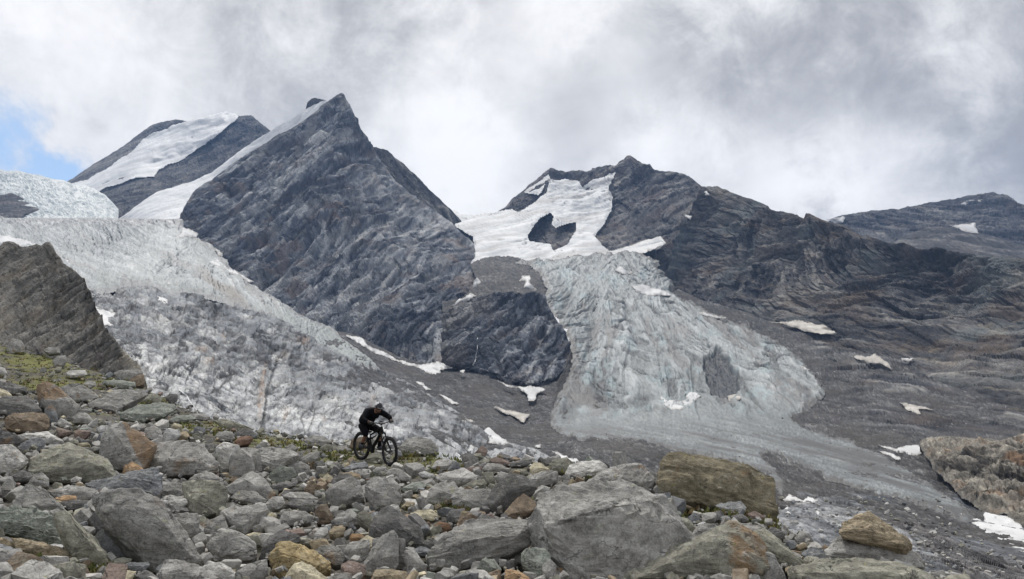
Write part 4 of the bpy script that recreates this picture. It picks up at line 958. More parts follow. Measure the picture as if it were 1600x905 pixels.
# ------------------------------------------------------------------ rock material: colour of each rock comes from the object, rust from its mesh
def rock_material():
    m, nt, b = mat_new('boulder_rock')
    N, L = nt.nodes.new, nt.links.new
    tc = N('ShaderNodeTexCoord'); oi = N('ShaderNodeObjectInfo')
    off = N('ShaderNodeVectorMath'); off.operation = 'MULTIPLY_ADD'
    rr = N('ShaderNodeCombineXYZ')
    for i in range(3): L(oi.outputs['Random'], rr.inputs[i])
    L(rr.outputs[0], off.inputs[0]); off.inputs[1].default_value = (37., 71., 53.); L(tc.outputs['Object'], off.inputs[2])
    P = off.outputs[0]
    def noise(scale, detail, rough=.6, st=None, rot=(0, 0, 0), dist=0.):
        v = P
        if st:
            mp = N('ShaderNodeMapping'); L(P, mp.inputs[0]); mp.inputs['Scale'].default_value = st; mp.inputs['Rotation'].default_value = rot; v = mp.outputs[0]
        n = N('ShaderNodeTexNoise'); L(v, n.inputs['Vector']); n.inputs['Scale'].default_value = scale
        n.inputs['Detail'].default_value = detail; n.inputs['Roughness'].default_value = rough; n.inputs['Distortion'].default_value = dist
        return n.outputs[0]
    def rng_(x, a, bb, c, d, sm=False):
        n = N('ShaderNodeMapRange'); n.interpolation_type = 'SMOOTHSTEP' if sm else 'LINEAR'
        L(x, n.inputs[0])
        for i, s in enumerate((a, bb, c, d)): n.inputs[i + 1].default_value = s
        return n.outputs[0]
    def mix(f, a, bb, mode='MIX'):
        n = N('ShaderNodeMix'); n.data_type = 'RGBA'; n.blend_type = mode
        if isinstance(f, (int, float)): n.inputs[0].default_value = f
        else: L(f, n.inputs[0])
        for i, s in ((6, a), (7, bb)):
            if isinstance(s, tuple): n.inputs[i].default_value = (*s, 1)
            else: L(s, n.inputs[i])
        return n.outputs[2]
    def mul(a, bb):
        n = N('ShaderNodeMath'); n.operation = 'MULTIPLY'; n.use_clamp = False
        for i, s in enumerate((a, bb)):
            if isinstance(s, (int, float)): n.inputs[i].default_value = s
            else: L(s, n.inputs[i])
        return n.outputs[0]
    n1 = noise(2.2, 6, .6); n2 = noise(9, 7, .68); n3 = noise(55, 4, .7)
    fol = noise(1.0, 6, .65, (3, 3, 22), (.5, .3, .2), .4)
    at = N('ShaderNodeAttribute'); at.attribute_name = 'rust'
    col = oi.outputs['Color']
    k = mul(mul(rng_(n1, .3, .7, .68, 1.36), rng_(n2, .3, .7, .66, 1.38)), mul(rng_(n3, .25, .75, .62, 1.4), rng_(fol, .3, .7, .82, 1.18)))
    sc = N('ShaderNodeVectorMath'); sc.operation = 'SCALE'; L(col, sc.inputs[0]); L(k, sc.inputs['Scale'])
    base = sc.outputs[0]
    # weathering: rusty skins, pale crustose lichen, a few yellow spots
    rn = noise(1.7, 6, .65, dist=.5)
    ad = N('ShaderNodeMath'); ad.operation = 'ADD'; L(at.outputs['Fac'], ad.inputs[0]); L(mul(rng_(rn, .3, .7, -.6, .6), 1.0), ad.inputs[1])
    rmask = mul(rng_(ad.outputs[0], .28, .62, 0, 1, True), rng_(n2, .3, .6, .55, 1))
    base = mix(mul(rmask, .85), base, mix(n2, (.13, .075, .035), (.30, .19, .095)))
    gm = N('ShaderNodeNewGeometry'); sp = N('ShaderNodeSeparateXYZ'); L(gm.outputs['Normal'], sp.inputs[0])
    up = rng_(sp.outputs[2], -.2, .8, .15, 1)
    l1 = mul(rng_(noise(6, 6, .7), .54, .66, 0, 1, True), up)
    base = mix(mul(l1, .42), base, (.30, .305, .26))
    l2 = mul(rng_(noise(4.2, 5, .6, dist=.3), .64, .72, 0, 1, True), up)
    base = mix(mul(l2, .5), base, (.25, .255, .11))
    dk = rng_(noise(14, 6, .7), .32, .44, 1, 0, True)
    base = mix(mul(dk, .5), base, (.045, .044, .042))  # dark flecks: shade of small cavities painted into the base colour
    def crack(nz, wd):
        a = N('ShaderNodeMath'); a.operation = 'SUBTRACT'; L(nz, a.inputs[0]); a.inputs[1].default_value = .5
        c2 = N('ShaderNodeMath'); c2.operation = 'ABSOLUTE'; L(a.outputs[0], c2.inputs[0])
        return rng_(c2.outputs[0], 0.0, wd, 1, 0, True)
    ck1 = mul(crack(noise(1.6, 4, .55, (1, 1, 2.4), (.6, .2, .9), .6), .012), rng_(n1, .42, .55, 0, 1))
    ck2 = mul(crack(noise(3.4, 4, .55, (1, 2.0, 1), (.2, .9, .3), .5), .014), rng_(n1, .58, .45, 0, .8))
    base = mix(mul(ck1, .75), base, (.03, .03, .03)); base = mix(mul(ck2, .6), base, (.035, .034, .033))
    vein = mul(crack(noise(1.1, 3, .5, (1, 1, 3.0), (.9, .4, .1), .8), .010), rng_(n2, .5, .6, 0, 1))
    base = mix(mul(vein, .5), base, (.42, .41, .38))
    yl = mul(rng_(noise(7.5, 5, .65), .66, .71, 0, 1, True), up)
    base = mix(mul(yl, .6), base, (.30, .29, .07))
    L(base, b.inputs['Base Color'])
    b.inputs['Roughness'].default_value = .88; b.inputs['Specular IOR Level'].default_value = .25
    def bump(h, dist, st, nin=None):
        n = N('ShaderNodeBump'); n.inputs['Strength'].default_value = st; n.inputs['Distance'].default_value = dist; L(h, n.inputs['Height'])
        if nin: L(nin, n.inputs['Normal'])
        return n.outputs[0]
    nn = bump(n3, .012, .5, bump(n2, .05, .6, bump(fol, .05, .45)))
    L(nn, b.inputs['Normal'])
    return m
M_ROCK = rock_material()

_ico = {}
def ico(n):
    if n not in _ico:
        bm = bmesh.new(); bmesh.ops.create_icosphere(bm, subdivisions=n, radius=1.0)
        _ico[n] = (np.array([v.co for v in bm.verts]), np.array([[v.index for v in f.verts] for f in bm.faces])); bm.free()
    return _ico[n]

def split4(V, T):
    e = np.sort(np.concatenate([T[:, [0, 1]], T[:, [1, 2]], T[:, [2, 0]]]), 1)
    u, inv = np.unique(e, axis=0, return_inverse=True)
    inv = inv.ravel(); n = len(T); m = len(V) + inv
    a, b, c = m[:n], m[n:2*n], m[2*n:]
    T2 = np.concatenate([np.stack([T[:, 0], a, c], 1), np.stack([a, T[:, 1], b], 1), np.stack([c, b, T[:, 2]], 1), np.stack([a, b, c], 1)])
    return np.concatenate([V, (V[u[:, 0]] + V[u[:, 1]])/2]), T2

def vnormals(V, T):
    n = np.cross(V[T[:, 1]] - V[T[:, 0]], V[T[:, 2]] - V[T[:, 0]])
    N = np.zeros_like(V)
    for k in range(3): np.add.at(N, T[:, k], n)
    return N/(np.linalg.norm(N, axis=1, keepdims=True) + 1e-12)

def rock_verts(pts, lev, seed, amp=1.0, chips=4, cut=(.72, .95)):
    """a split block: the hull of its corners, a few broken-off corners, then relief along the faces; edges stay crisp"""
    r = np.random.default_rng(seed)
    bm = bmesh.new()
    for p in pts: bm.verts.new(p)
    bmesh.ops.convex_hull(bm, input=bm.verts)
    for v in [v for v in bm.verts if not v.link_faces]: bm.verts.remove(v)
    vs = np.array([v.co for v in bm.verts]); c = vs.mean(0)
    for _ in range(chips):
        q = r.normal(size=3); q /= np.linalg.norm(q)
        d = (vs - c) @ q
        o = c + q*d.max()*r.uniform(*cut)
        bmesh.ops.bisect_plane(bm, geom=list(bm.verts) + list(bm.edges) + list(bm.faces), plane_co=o, plane_no=q, clear_outer=True)
        bmesh.ops.delete(bm, geom=list(bm.faces), context='FACES_ONLY')
        bmesh.ops.convex_hull(bm, input=bm.verts)
        for v in [v for v in bm.verts if not v.link_faces]: bm.verts.remove(v)
    size = np.sqrt(np.linalg.eigvalsh(np.cov((vs - c).T)).clip(0)).mean()*2
    bmesh.ops.remove_doubles(bm, verts=bm.verts, dist=size*.05)
    vv = [v.co.copy() for v in bm.verts]
    bm.free(); bm = bmesh.new()
    for p in vv: bm.verts.new(p)
    bmesh.ops.convex_hull(bm, input=bm.verts)
    for v in [v for v in bm.verts if not v.link_faces]: bm.verts.remove(v)
    bmesh.ops.recalc_face_normals(bm, faces=bm.faces)
    bm.verts.index_update()
    V = np.array([v.co for v in bm.verts]); T = np.array([[v.index for v in f.verts] for f in bm.faces]); bm.free()
    # even out long thin faces first
    for _ in range(lev): V, T = split4(V, T)
    V = V - c
    e = np.concatenate([T[:, [0, 1]], T[:, [1, 2]], T[:, [2, 0]]])
    for w in ((.35,) if lev < 4 else (.4, .3)):
        S_ = np.zeros_like(V); k = np.zeros(len(V)); np.add.at(S_, e[:, 0], V[e[:, 1]]); np.add.at(k, e[:, 0], 1)
        V = V + (S_/k[:, None] - V)*w
    N_ = vnormals(V, T)
    q = V/size; s = seed*1.37 % 97
    th = r.uniform(0, 6.28); ax = np.array([cos(th)*.5, sin(th)*.5, 1.0]); ax /= np.linalg.norm(ax)
    lay = q @ ax
    lw = fbm(q[:, 0]*1.3, q[:, 1]*1.3, q[:, 2]*1.3, 3, .5, s)
    st = (saw(lay*r.uniform(2.6, 4.5) + lw*.8, .86) - .5)*.035 + (saw(lay*11 + lw*2.0, .8) - .5)*.016
    hb, tb, eb = blocks(q[:, 0]*2.3 + lw*.5, q[:, 1]*1.2 + lay*2.2 + lw*.4, s)
    nz = .05*fbm(q[:, 0]*1.3, q[:, 1]*1.3, q[:, 2]*1.3, 3, .5, s+1) + .038*fbm(q[:, 0]*5, q[:, 1]*5, q[:, 2]*5, 4, .58, s+2) + .03*hb
    V = V + N_*((nz + st)*size*amp*.8)[:, None]
    return c, V, T, size

ROCKS = []          # (object, u, v, w, h, colour word, short name or None)
COLS = {'grey': (.265, .260, .246), 'pale': (.40, .392, .37), 'dark': (.125, .123, .12), 'olive': (.235, .23, .19), 'brown': (.19, .15, .11), 'tan': (.30, .25, .175), 'ochre': (.34, .27, .15), 'cream': (.44, .40, .29),
        'rust': (.20, .125, .09), 'orange': (.31, .21, .125), 'green': (.20, .215, .19), 'blue': (.18, .188, .195), 'white': (.46, .46, .45), 'reddish': (.20, .155, .135), 'mossy': (.165, .145, .10)}
rid = [0]
def add_rock(outline, colour, ridge=(), rust=0.0, rust_side=None, name=None, label=None, short=None, sharp=110, deep=.8, lift=0.0, d0=None, amp=1.0):
    rid[0] += 1; seed = 1000 + rid[0]
    r = np.random.default_rng(seed)
    a = np.array(outline, float); a = a.mean(0) + (a - a.mean(0))*1.09
    u0, u1, v0, v1 = a[:, 0].min(), a[:, 0].max(), a[:, 1].min(), a[:, 1].max()
    w, h = u1 - u0, v1 - v0
    uc = (u0 + u1)/2
    if d0 is None:
        hp = hit(uc, v1 - .12*h)
        d0 = hp[0] if hp else float(np.interp(uc, CREST[:, 0], CREST[:, 1]))
    d0 = min(d0, float(np.interp(uc, CREST[:, 0], CREST[:, 1]))*1.0) - lift
    S = math.sqrt(w*h*1.15)*d0/F                # metres
    t = (v1 - a[:, 1])/max(h, 1e-6)
    dd = d0 + S*deep*(.62*np.clip(t, 0, 1) - .12)
    P = [pt(a[:, 0], a[:, 1], dd)]
    if len(ridge):
        rg = np.array(ridge, float); tr = (v1 - rg[:, 1])/h
        P.append(pt(rg[:, 0], rg[:, 1], d0 + S*deep*(.62*tr - .30)))
    else:
        m = a.mean(0)
        jit = r.uniform(-.12, .12, (3, 2))*np.array([w, h])
        q = np.array([(m[0] - .22*w, m[1] + .10*h), (m[0] + .22*w, m[1] + .06*h), (m[0], m[1] - .08*h)]) + jit
        tq = (v1 - q[:, 1])/h
        P.append(pt(q[:, 0], q[:, 1], d0 + S*deep*(.62*tq - r.uniform(.16, .34, 3))))
    m = a.mean(0)
    b = m + (a - m)*.82
    P.append(pt(b[:, 0], b[:, 1] + .10*h, np.full(len(b), d0 + S*deep*1.0)))      # the far side
    lo = a[t < .35]
    if len(lo): P.append(pt(lo[:, 0], lo[:, 1] + .25*h, np.full(len(lo), d0 + S*.35)))   # buried foot
    P = np.concatenate(P)
    lev = 4 if w > 90 else (3 if w > 40 else 2)
    c, v, T, size = rock_verts(P, lev, seed, amp, 2, (.84, .97))
    base = np.array([c[0], c[1], (c + v)[:, 2].min()])
    v = v + (c - base)
    ru = np.full(len(v), rust)
    if rust_side is not None:
        U, V = to_px(v + base)
        ru = rust + rust_side[2]*sstep((U - uc)/w*rust_side[0] + (V - (v0 + v1)/2)/h*rust_side[1] + (rust_side[3] if len(rust_side) > 3 else 0), -.06, .10)
    me = make_mesh(name or 'boulder', v, tris=T, attr={'rust': ru})
    me.set_sharp_from_angle(angle=radians(24))
    o = link(name or ('boulder' if w > 90 else 'rock'), me, M_ROCK, loc=base)
    k = r.uniform(.88, 1.12)
    o.color = (*[x*k for x in COLS[colour]], 1)
    ROCKS.append(dict(o=o, u=uc, v=(v0 + v1)/2, w=w, h=h, col=colour, label=label, short=short, poly=a, d=d0, P=base, R=.5*S))
    return o

A, B, Cv, Dv, E, Fv, G = (0, 510, 4), (0, 690, 4), (300, 600, 4), (350, 690, 4), (620, 640, 4), (800, 690, 4), (1180, 690, 3.81)
def R(view, pts, colour, ridge=(), **k): return add_rock(Z(*view, pts), colour, Z(*view, ridge) if len(ridge) else (), **k)
# ------------------------------------------------------------------ the large and distinctive rocks, each from its own corners
R(Fv, [(110, 500), (200, 360), (300, 310), (470, 300), (560, 265), (640, 235), (710, 260), (720, 300), (830, 310), (930, 350), (960, 400), (1000, 470), (1040, 540), (1110, 620), (1080, 680), (960, 760), (850, 830), (700, 880), (400, 870), (300, 800), (230, 700), (180, 640), (150, 560)], 'grey',
  [(350, 480), (590, 440), (730, 392), (880, 345), (200, 520)], label='huge grey flat topped boulder with small stones on its sloping top', short='the huge flat topped boulder', deep=.9, rust=-.2, amp=1.15)
R(Fv, [(930, 190), (960, 100), (1000, 70), (1050, 70), (1100, 95), (1200, 125), (1300, 130), (1420, 145), (1530, 190), (1615, 225), (1625, 400), (1590, 455), (1490, 430), (1400, 370), (1200, 385), (1080, 360), (960, 310), (925, 260)], 'mossy',
  label='large dark brown lichen stained boulder on the right skyline', short='the big brown skyline boulder', rust=.02, amp=.8)
R(Fv, [(745, 830), (780, 780), (950, 690), (1100, 620), (1260, 550), (1370, 515), (1430, 535), (1530, 590), (1560, 650), (1575, 780), (1520, 820), (1400, 810), (1330, 800), (1150, 840), (1050, 880), (745, 890)], 'olive', [(1260, 600), (1340, 700), (800, 850), (1100, 720)],
  label='long lichen grey boulder with a rust brown right end', short='the rust ended long boulder', rust=-.25, rust_side=(1, -.1, .8, -.20), amp=.8)
R(E, [(220, 890), (280, 820), (350, 760), (440, 710), (540, 690), (700, 680), (800, 690), (835, 730), (845, 810), (800, 860), (760, 850), (620, 840), (550, 860), (530, 910), (400, 990), (240, 990)], 'grey', [(400, 830), (560, 800), (760, 790)], label='broad grey boulder with a smooth arched back in front of the huge one', short='the arched grey boulder', amp=.7)
R(B, [(597, 395), (610, 340), (720, 318), (880, 310), (930, 345), (1000, 385), (1030, 420), (1100, 510), (1180, 620), (1250, 745), (1245, 775), (1100, 790), (1000, 820), (940, 780), (860, 700), (760, 610), (700, 560), (650, 510), (620, 450)], 'grey', [(650, 440), (740, 395), (880, 410), (1000, 480), (1190, 710)],
  label='big leaning grey slab with a pale slanting upper edge', short='the big leaning slab', deep=.55, amp=.7)
R(A, [(640, 700), (690, 615), (780, 610), (820, 650), (960, 735), (965, 760), (920, 840), (890, 885), (800, 890), (720, 885), (640, 830), (632, 760)], 'grey', [(735, 690), (800, 780), (880, 860)], label='angular boulder with grey left face and orange brown right face', short='the two toned orange boulder', rust=-.3, rust_side=(1, -.35, 1.1, -.04), amp=.6)
R(A, [(235, 370), (300, 355), (350, 375), (400, 420), (430, 450), (490, 490), (455, 530), (440, 580), (370, 575), (300, 520), (255, 500), (240, 440)], 'grey', [(260, 455), (440, 482)], label='grey boulder with a flaky orange brown cap', short='the orange capped boulder', rust=-.3, rust_side=(-.2, -1, 1.0, -.05))
R(A, [(380, 390), (440, 362), (500, 362), (560, 395), (612, 440), (560, 455), (480, 468), (420, 440)], 'grey', label='grey wedge beside the orange capped boulder', short='the grey wedge')
R(A, [(565, 490), (640, 440), (720, 400), (880, 400), (910, 430), (800, 490), (735, 540), (640, 530)], 'grey', [(570, 500), (730, 528), (800, 484)], label='flat pale topped slab high on the left slope', short='the upper flat slab')
R(A, [(755, 545), (880, 485), (1000, 478), (1080, 490), (1085, 520), (980, 575), (860, 590), (770, 575)], 'green', label='greenish slab with a yellow lichen spot on the left slope', short='the greenish slab')
R(A, [(40, 580), (90, 545), (200, 540), (270, 550), (300, 580), (290, 640), (200, 660), (90, 650), (45, 630)], 'brown', label='blocky brown boulder near the left edge', short='the blocky brown boulder', rust=.1)
R(A, [(280, 520), (320, 488), (350, 530), (365, 590), (340, 612), (290, 580)], 'blue', label='thin upright grey fin right of the blocky brown boulder', short='the thin fin')
R(A, [(-60, 470), (0, 455), (60, 440), (170, 445), (215, 480), (250, 520), (225, 545), (140, 560), (60, 555), (0, 540)], 'dark', label='dark smooth boulder at the left edge above the brown block', short='the dark left boulder')
R(A, [(-60, 760), (0, 745), (60, 740), (110, 770), (170, 830), (160, 850), (90, 910), (-60, 920)], 'pale', label='pale rounded boulder cut by the left edge of the view', short='the pale edge boulder')
R(B, [(150, 175), (210, 110), (330, 40), (430, 15), (500, 50), (590, 80), (650, 110), (700, 180), (710, 230), (560, 250), (300, 245), (200, 215)], 'olive', [(290, 190), (450, 100), (640, 150)], label='long olive grey boulder with a pointed crest at left', short='the long olive boulder', amp=.7)
R(B, [(900, 165), (950, 60), (1000, 15), (1150, 0), (1180, 20), (1260, 30), (1300, 90), (1350, 130), (1340, 180), (1200, 195), (1050, 210), (960, 190)], 'grey', label='broken grey boulder right of the orange faced one', short='the broken grey boulder')
R(B, [(75, 400), (120, 320), (170, 270), (280, 300), (340, 370), (400, 430), (350, 460), (240, 425), (130, 420)], 'grey', label='grey pyramid shaped rock at the lower left', short='the grey pyramid')
R(B, [(345, 455), (420, 440), (540, 570), (650, 690), (668, 755), (600, 785), (480, 750), (440, 670), (470, 600), (400, 520)], 'olive', label='long brown grey slab sloping down below the pyramid rock', short='the sloping brown slab')
R(B, [(-80, 440), (0, 430), (60, 415), (200, 425), (330, 465), (400, 510), (475, 590), (470, 640), (400, 655), (300, 650), (150, 600), (-80, 540)], 'green', label='pale green layered rock at the lower left edge', short='the pale green layered rock', amp=1.8)
R(B, [(80, 600), (200, 620), (280, 640), (340, 650), (440, 690), (430, 730), (300, 725), (120, 680)], 'tan', label='tan stone lying under the pale green layered rock', short='the tan stone')
R(B, [(290, 655), (340, 640), (450, 655), (430, 680), (340, 672)], 'white', label='thin white stone slab on the mossy lower left ground')
R(B, [(555, 265), (640, 235), (760, 205), (900, 185), (970, 165), (990, 215), (1000, 300), (985, 355), (930, 340), (880, 310), (720, 325), (610, 340)], 'blue', [(600, 310), (930, 230), (940, 320)], label='bluish grey slab just behind the big leaning slab', short='the bluish slab')
R(B, [(310, 310), (420, 280), (540, 285), (605, 310), (590, 345), (520, 365), (370, 360)], 'grey')
R(B, [(175, 265), (210, 210), (260, 195), (300, 230), (300, 275), (240, 290)], 'grey')
R(B, [(345, 355), (400, 335), (470, 338), (480, 360), (400, 375), (365, 385)], 'orange', label='small orange flake of rock at lower left', short='the orange flake')
R(B, [(380, 380), (460, 365), (570, 370), (580, 395), (540, 410), (430, 425)], 'dark')
R(B, [(1145, 260), (1200, 245), (1340, 243), (1400, 280), (1415, 330), (1380, 420), (1290, 460), (1190, 445), (1170, 350)], 'olive', label='olive grey block with a flat top at left of centre', short='the olive block')
R(B, [(1000, 300), (1060, 258), (1130, 262), (1148, 320), (1100, 345), (1010, 350)], 'grey')
R(B, [(1185, 240), (1220, 205), (1290, 185), (1350, 210), (1395, 240), (1330, 255)], 'grey')
R(B, [(1255, 540), (1300, 490), (1400, 475), (1430, 530), (1420, 560), (1340, 575), (1270, 575)], 'grey')
R(Dv, [(0, 440), (60, 410), (250, 395), (262, 430), (200, 520), (130, 580), (60, 545), (20, 490)], 'grey', [(20, 465), (140, 545), (240, 440)], label='pale topped grey boulder left of the dark ragged rocks', short='the pale topped boulder')
R(B, [(1300, 650), (1370, 560), (1430, 550), (1500, 570), (1590, 640), (1590, 700), (1560, 735), (1440, 725), (1350, 745), (1330, 700)], 'grey', [(1430, 570), (1420, 700)], label='two faced grey boulder with a dark left side, lower left', short='the dark sided boulder')
R(B, [(990, 830), (1040, 745), (1140, 745), (1260, 780), (1300, 860), (1280, 910), (1000, 910)], 'grey', [(1010, 830), (1120, 800), (1250, 850)])
R(B, [(1270, 780), (1370, 755), (1440, 790), (1480, 830), (1470, 880), (1300, 880)], 'pale')
R(B, [(600, 600), (640, 550), (700, 570), (780, 650), (835, 740), (800, 745), (690, 728), (640, 690)], 'blue', label='dark block wedged under the big leaning slab')
R(B, [(760, 780), (810, 755), (920, 755), (930, 775), (880, 820), (800, 815)], 'blue')
R(B, [(680, 750), (760, 725), (825, 735), (800, 765), (720, 785)], 'olive')
R(B, [(1060, 470), (1120, 450), (1230, 450), (1245, 500), (1230, 590), (1170, 615), (1130, 560)], 'grey')
R(B, [(855, 840), (910, 800), (985, 845), (1000, 890), (880, 895)], 'dark')
R(B, [(555, 480), (600, 440), (650, 510), (665, 560), (610, 590)], 'dark')
R(B, [(1005, 365), (1060, 335), (1160, 360), (1170, 385), (1120, 440), (1050, 430)], 'pale')
R(B, [(0, 300), (60, 215), (100, 260), (90, 290), (40, 340), (-40, 340)], 'grey')
R(B, [(50, 215), (140, 178), (215, 205), (190, 245), (110, 250)], 'dark')
R(B, [(510, 240), (600, 190), (690, 180), (700, 205), (620, 235), (540, 260)], 'dark')
R(B, [(770, 195), (780, 150), (830, 125), (890, 165), (890, 185), (820, 205)], 'orange', label='small stone with an orange face under the two toned boulder')
R(B, [(440, 240), (480, 215), (510, 230), (500, 250), (450, 255)], 'pale')
R(A, [(1015, 680), (1050, 640), (1110, 650), (1130, 680), (1080, 715), (1030, 718)], 'white', label='whitish angular stone on the mossy left slope', short='the whitish stone')
R(A, [(905, 640), (960, 622), (1000, 640), (1015, 690), (960, 708), (915, 690)], 'pale')
R(A, [(1075, 715), (1120, 665), (1160, 655), (1185, 685), (1150, 715)], 'tan')
R(A, [(1345, 690), (1370, 660), (1440, 655), (1460, 680), (1450, 710), (1370, 715)], 'grey')
R(A, [(1465, 720), (1500, 690), (1560, 685), (1580, 700), (1550, 735), (1490, 745)], 'rust', label='rust red stone on the left slope', short='the rust red stone', rust=.3)
R(A, [(1460, 670), (1520, 640), (1570, 645), (1590, 680), (1560, 690), (1470, 700)], 'dark')
R(A, [(1340, 590), (1400, 580), (1500, 610), (1570, 640), (1500, 655), (1420, 650)], 'olive')
R(A, [(415, 290), (440, 275), (530, 275), (545, 300), (500, 318), (430, 320)], 'pale')
R(A, [(715, 290), (760, 275), (860, 268), (895, 285), (870, 310), (800, 335), (740, 320)], 'grey', label='flat grey rock at the upper rim where the buttress meets the slope', short='the upper rim rock')
R(A, [(805, 340), (860, 305), (898, 300), (898, 360), (860, 372)], 'brown', rust=.2)
R(A, [(330, 215), (360, 185), (410, 180), (415, 220), (385, 250), (345, 250)], 'grey')
R(A, [(1035, 450), (1060, 420), (1105, 425), (1110, 460), (1070, 482)], 'dark')
R(A, [(885, 470), (910, 430), (960, 420), (1010, 440), (1000, 475), (930, 478)], 'olive')
R(A, [(100, 680), (180, 665), (290, 660), (345, 690), (330, 720), (280, 730), (200, 695), (130, 698)], 'pale', label='pale flat slab below the blocky brown boulder', short='the pale left slab')
R(A, [(120, 740), (200, 705), (260, 700), (285, 740), (250, 775), (160, 780)], 'blue')
R(A, [(460, 655), (500, 645), (570, 655), (540, 690), (510, 712), (470, 690)], 'reddish')
R(A, [(450, 570), (490, 540), (540, 540), (580, 590), (540, 608), (470, 602)], 'grey')
R(A, [(360, 610), (380, 570), (450, 610), (440, 632), (380, 627)], 'pale')
R(A, [(-20, 360), (0, 350), (60, 350), (155, 380), (155, 405), (90, 422), (-20, 400)], 'dark')
R(A, [(-20, 390), (0, 390), (50, 405), (75, 432), (40, 447), (-20, 440)], 'cream', label='cream stone at the left edge below a dark flat rock', short='the cream edge stone')
R(A, [(-20, 255), (0, 255), (30, 262), (45, 295), (20, 308), (-20, 300)], 'pale')
R(A, [(1050, 590), (1110, 560), (1190, 555), (1225, 575), (1150, 598), (1080, 602)], 'green')
R(A, [(600, 640), (630, 620), (670, 620), (660, 655), (620, 662)], 'white')
R(A, [(640, 345), (740, 335), (840, 350), (840, 375), (760, 387), (680, 372)], 'green')
R(A, [(520, 360), (550, 340), (590, 345), (600, 365), (560, 384)], 'pale')
R(A, [(40, 140), (70, 75), (130, 90), (155, 130), (150, 155), (60, 168)], 'grey', label='leftmost grey rock on the mossy upper crest', short='the upper crest rock')
R(A, [(270, 150), (310, 130), (370, 140), (372, 165), (310, 174)], 'grey')
R(A, [(1180, 550), (1270, 545), (1310, 570), (1290, 584), (1210, 578)], 'grey')
R(A, [(350, 630), (400, 655), (460, 660), (420, 680), (370, 690)], 'reddish')
R(A, [(0, 640), (60, 660), (130, 690), (180, 710), (100, 750), (0, 740)], 'dark')
R(A, [(1175, 760), (1220, 740), (1265, 760), (1260, 800), (1190, 800)], 'grey')
# around and left of the rider
R(Cv, [(235, 480), (250, 440), (290, 410), (330, 405), (370, 440), (388, 530), (300, 600), (245, 605)], 'grey', label='upright grey block standing on edge at left of centre', short='the upright grey block', amp=.6)
R(Cv, [(380, 450), (425, 430), (436, 540), (385, 560)], 'grey', label='narrow fin leaning beside the upright grey block')
R(Cv, [(310, 410), (480, 402), (600, 410), (665, 440), (658, 470), (560, 500), (510, 540), (440, 530), (400, 470)], 'grey', [(440, 490), (560, 470), (650, 460)], label='long flat slab with a shadowed lip behind the upright block', short='the long flat slab', deep=.9)
R(Cv, [(150, 400), (200, 365), (290, 385), (300, 410), (240, 450), (235, 500), (180, 540), (160, 450)], 'pale')
R(Cv, [(210, 660), (330, 570), (380, 553), (450, 600), (510, 680), (480, 732), (430, 700), (330, 672), (240, 690)], 'grey', [(340, 600), (400, 640)], label='peaked grey boulder with a rusty right shoulder', short='the peaked rusty boulder', rust=-.25, rust_side=(1, 0, .75, -.28))
R(Cv, [(245, 710), (310, 670), (390, 670), (460, 725), (440, 752), (300, 742)], 'grey')
R(Cv, [(490, 560), (560, 510), (630, 530), (650, 570), (590, 612), (500, 617)], 'green', label='rounded rock crusted with grey green lichen below the flat slab', short='the lichen crusted rock')
R(Cv, [(495, 640), (560, 615), (650, 615), (650, 635), (540, 672)], 'dark')
R(Cv, [(595, 510), (680, 480), (735, 515), (720, 540), (660, 562)], 'grey')
R(Cv, [(845, 680), (870, 640), (960, 600), (1000, 580), (1040, 620), (1080, 690), (1070, 720), (960, 768), (880, 765), (850, 730)], 'grey', [(890, 650), (960, 730), (1040, 690)], label='pointed grey boulder below the bicycle with a shadow under it', short='the pointed grey boulder')
R(Cv, [(870, 610), (900, 570), (980, 560), (1010, 590), (960, 610), (900, 642)], 'dark')
R(Cv, [(930, 560), (990, 548), (1050, 570), (1060, 602), (1020, 602), (990, 582)], 'tan', label='tan flat stone behind the pointed grey boulder')
R(Cv, [(1080, 640), (1130, 590), (1210, 585), (1220, 650), (1300, 700), (1290, 750), (1200, 790), (1130, 760), (1095, 690)], 'grey', [(1130, 660), (1200, 760)], label='knobbly grey boulder right of the pointed one, lichen on top', short='the knobbly grey boulder')
R(Cv, [(1215, 600), (1245, 588), (1305, 640), (1280, 677), (1225, 652)], 'pale')
R(Cv, [(1310, 655), (1380, 615), (1440, 612), (1465, 635), (1400, 674), (1330, 672)], 'green')
R(Cv, [(555, 850), (570, 800), (700, 795), (745, 820), (740, 860), (650, 882), (570, 877)], 'grey')
R(Cv, [(570, 705), (620, 675), (720, 680), (780, 715), (740, 742), (640, 732)], 'grey')
R(Cv, [(590, 750), (650, 720), (740, 730), (775, 760), (760, 800), (680, 790)], 'dark')
R(Cv, [(770, 790), (800, 755), (840, 750), (880, 830), (870, 862), (790, 872)], 'brown')
R(Cv, [(885, 850), (930, 800), (980, 778), (1030, 820), (1065, 867), (1000, 887), (900, 882)], 'grey')
R(Cv, [(1030, 815), (1080, 792), (1120, 820), (1140, 872), (1100, 897), (1050, 862)], 'olive')
R(Dv, [(915, 610), (920, 530), (960, 450), (1030, 405), (1080, 430), (1150, 490), (1220, 540), (1245, 640), (1180, 672), (1130, 662), (1080, 620), (1000, 600)], 'dark', [(960, 540), (1080, 490), (1140, 560)], label='dark ridged boulder right of centre with a pale right flank', short='the dark ridged boulder')
R(Cv, [(1365, 810), (1420, 788), (1500, 790), (1550, 830), (1500, 852), (1430, 842)], 'cream', label='smooth pale yellow stone right of the dark ridged boulder', short='the pale yellow stone')
R(E, [(180, 570), (220, 490), (280, 460), (350, 460), (380, 490), (345, 520), (340, 580), (270, 592)], 'grey')
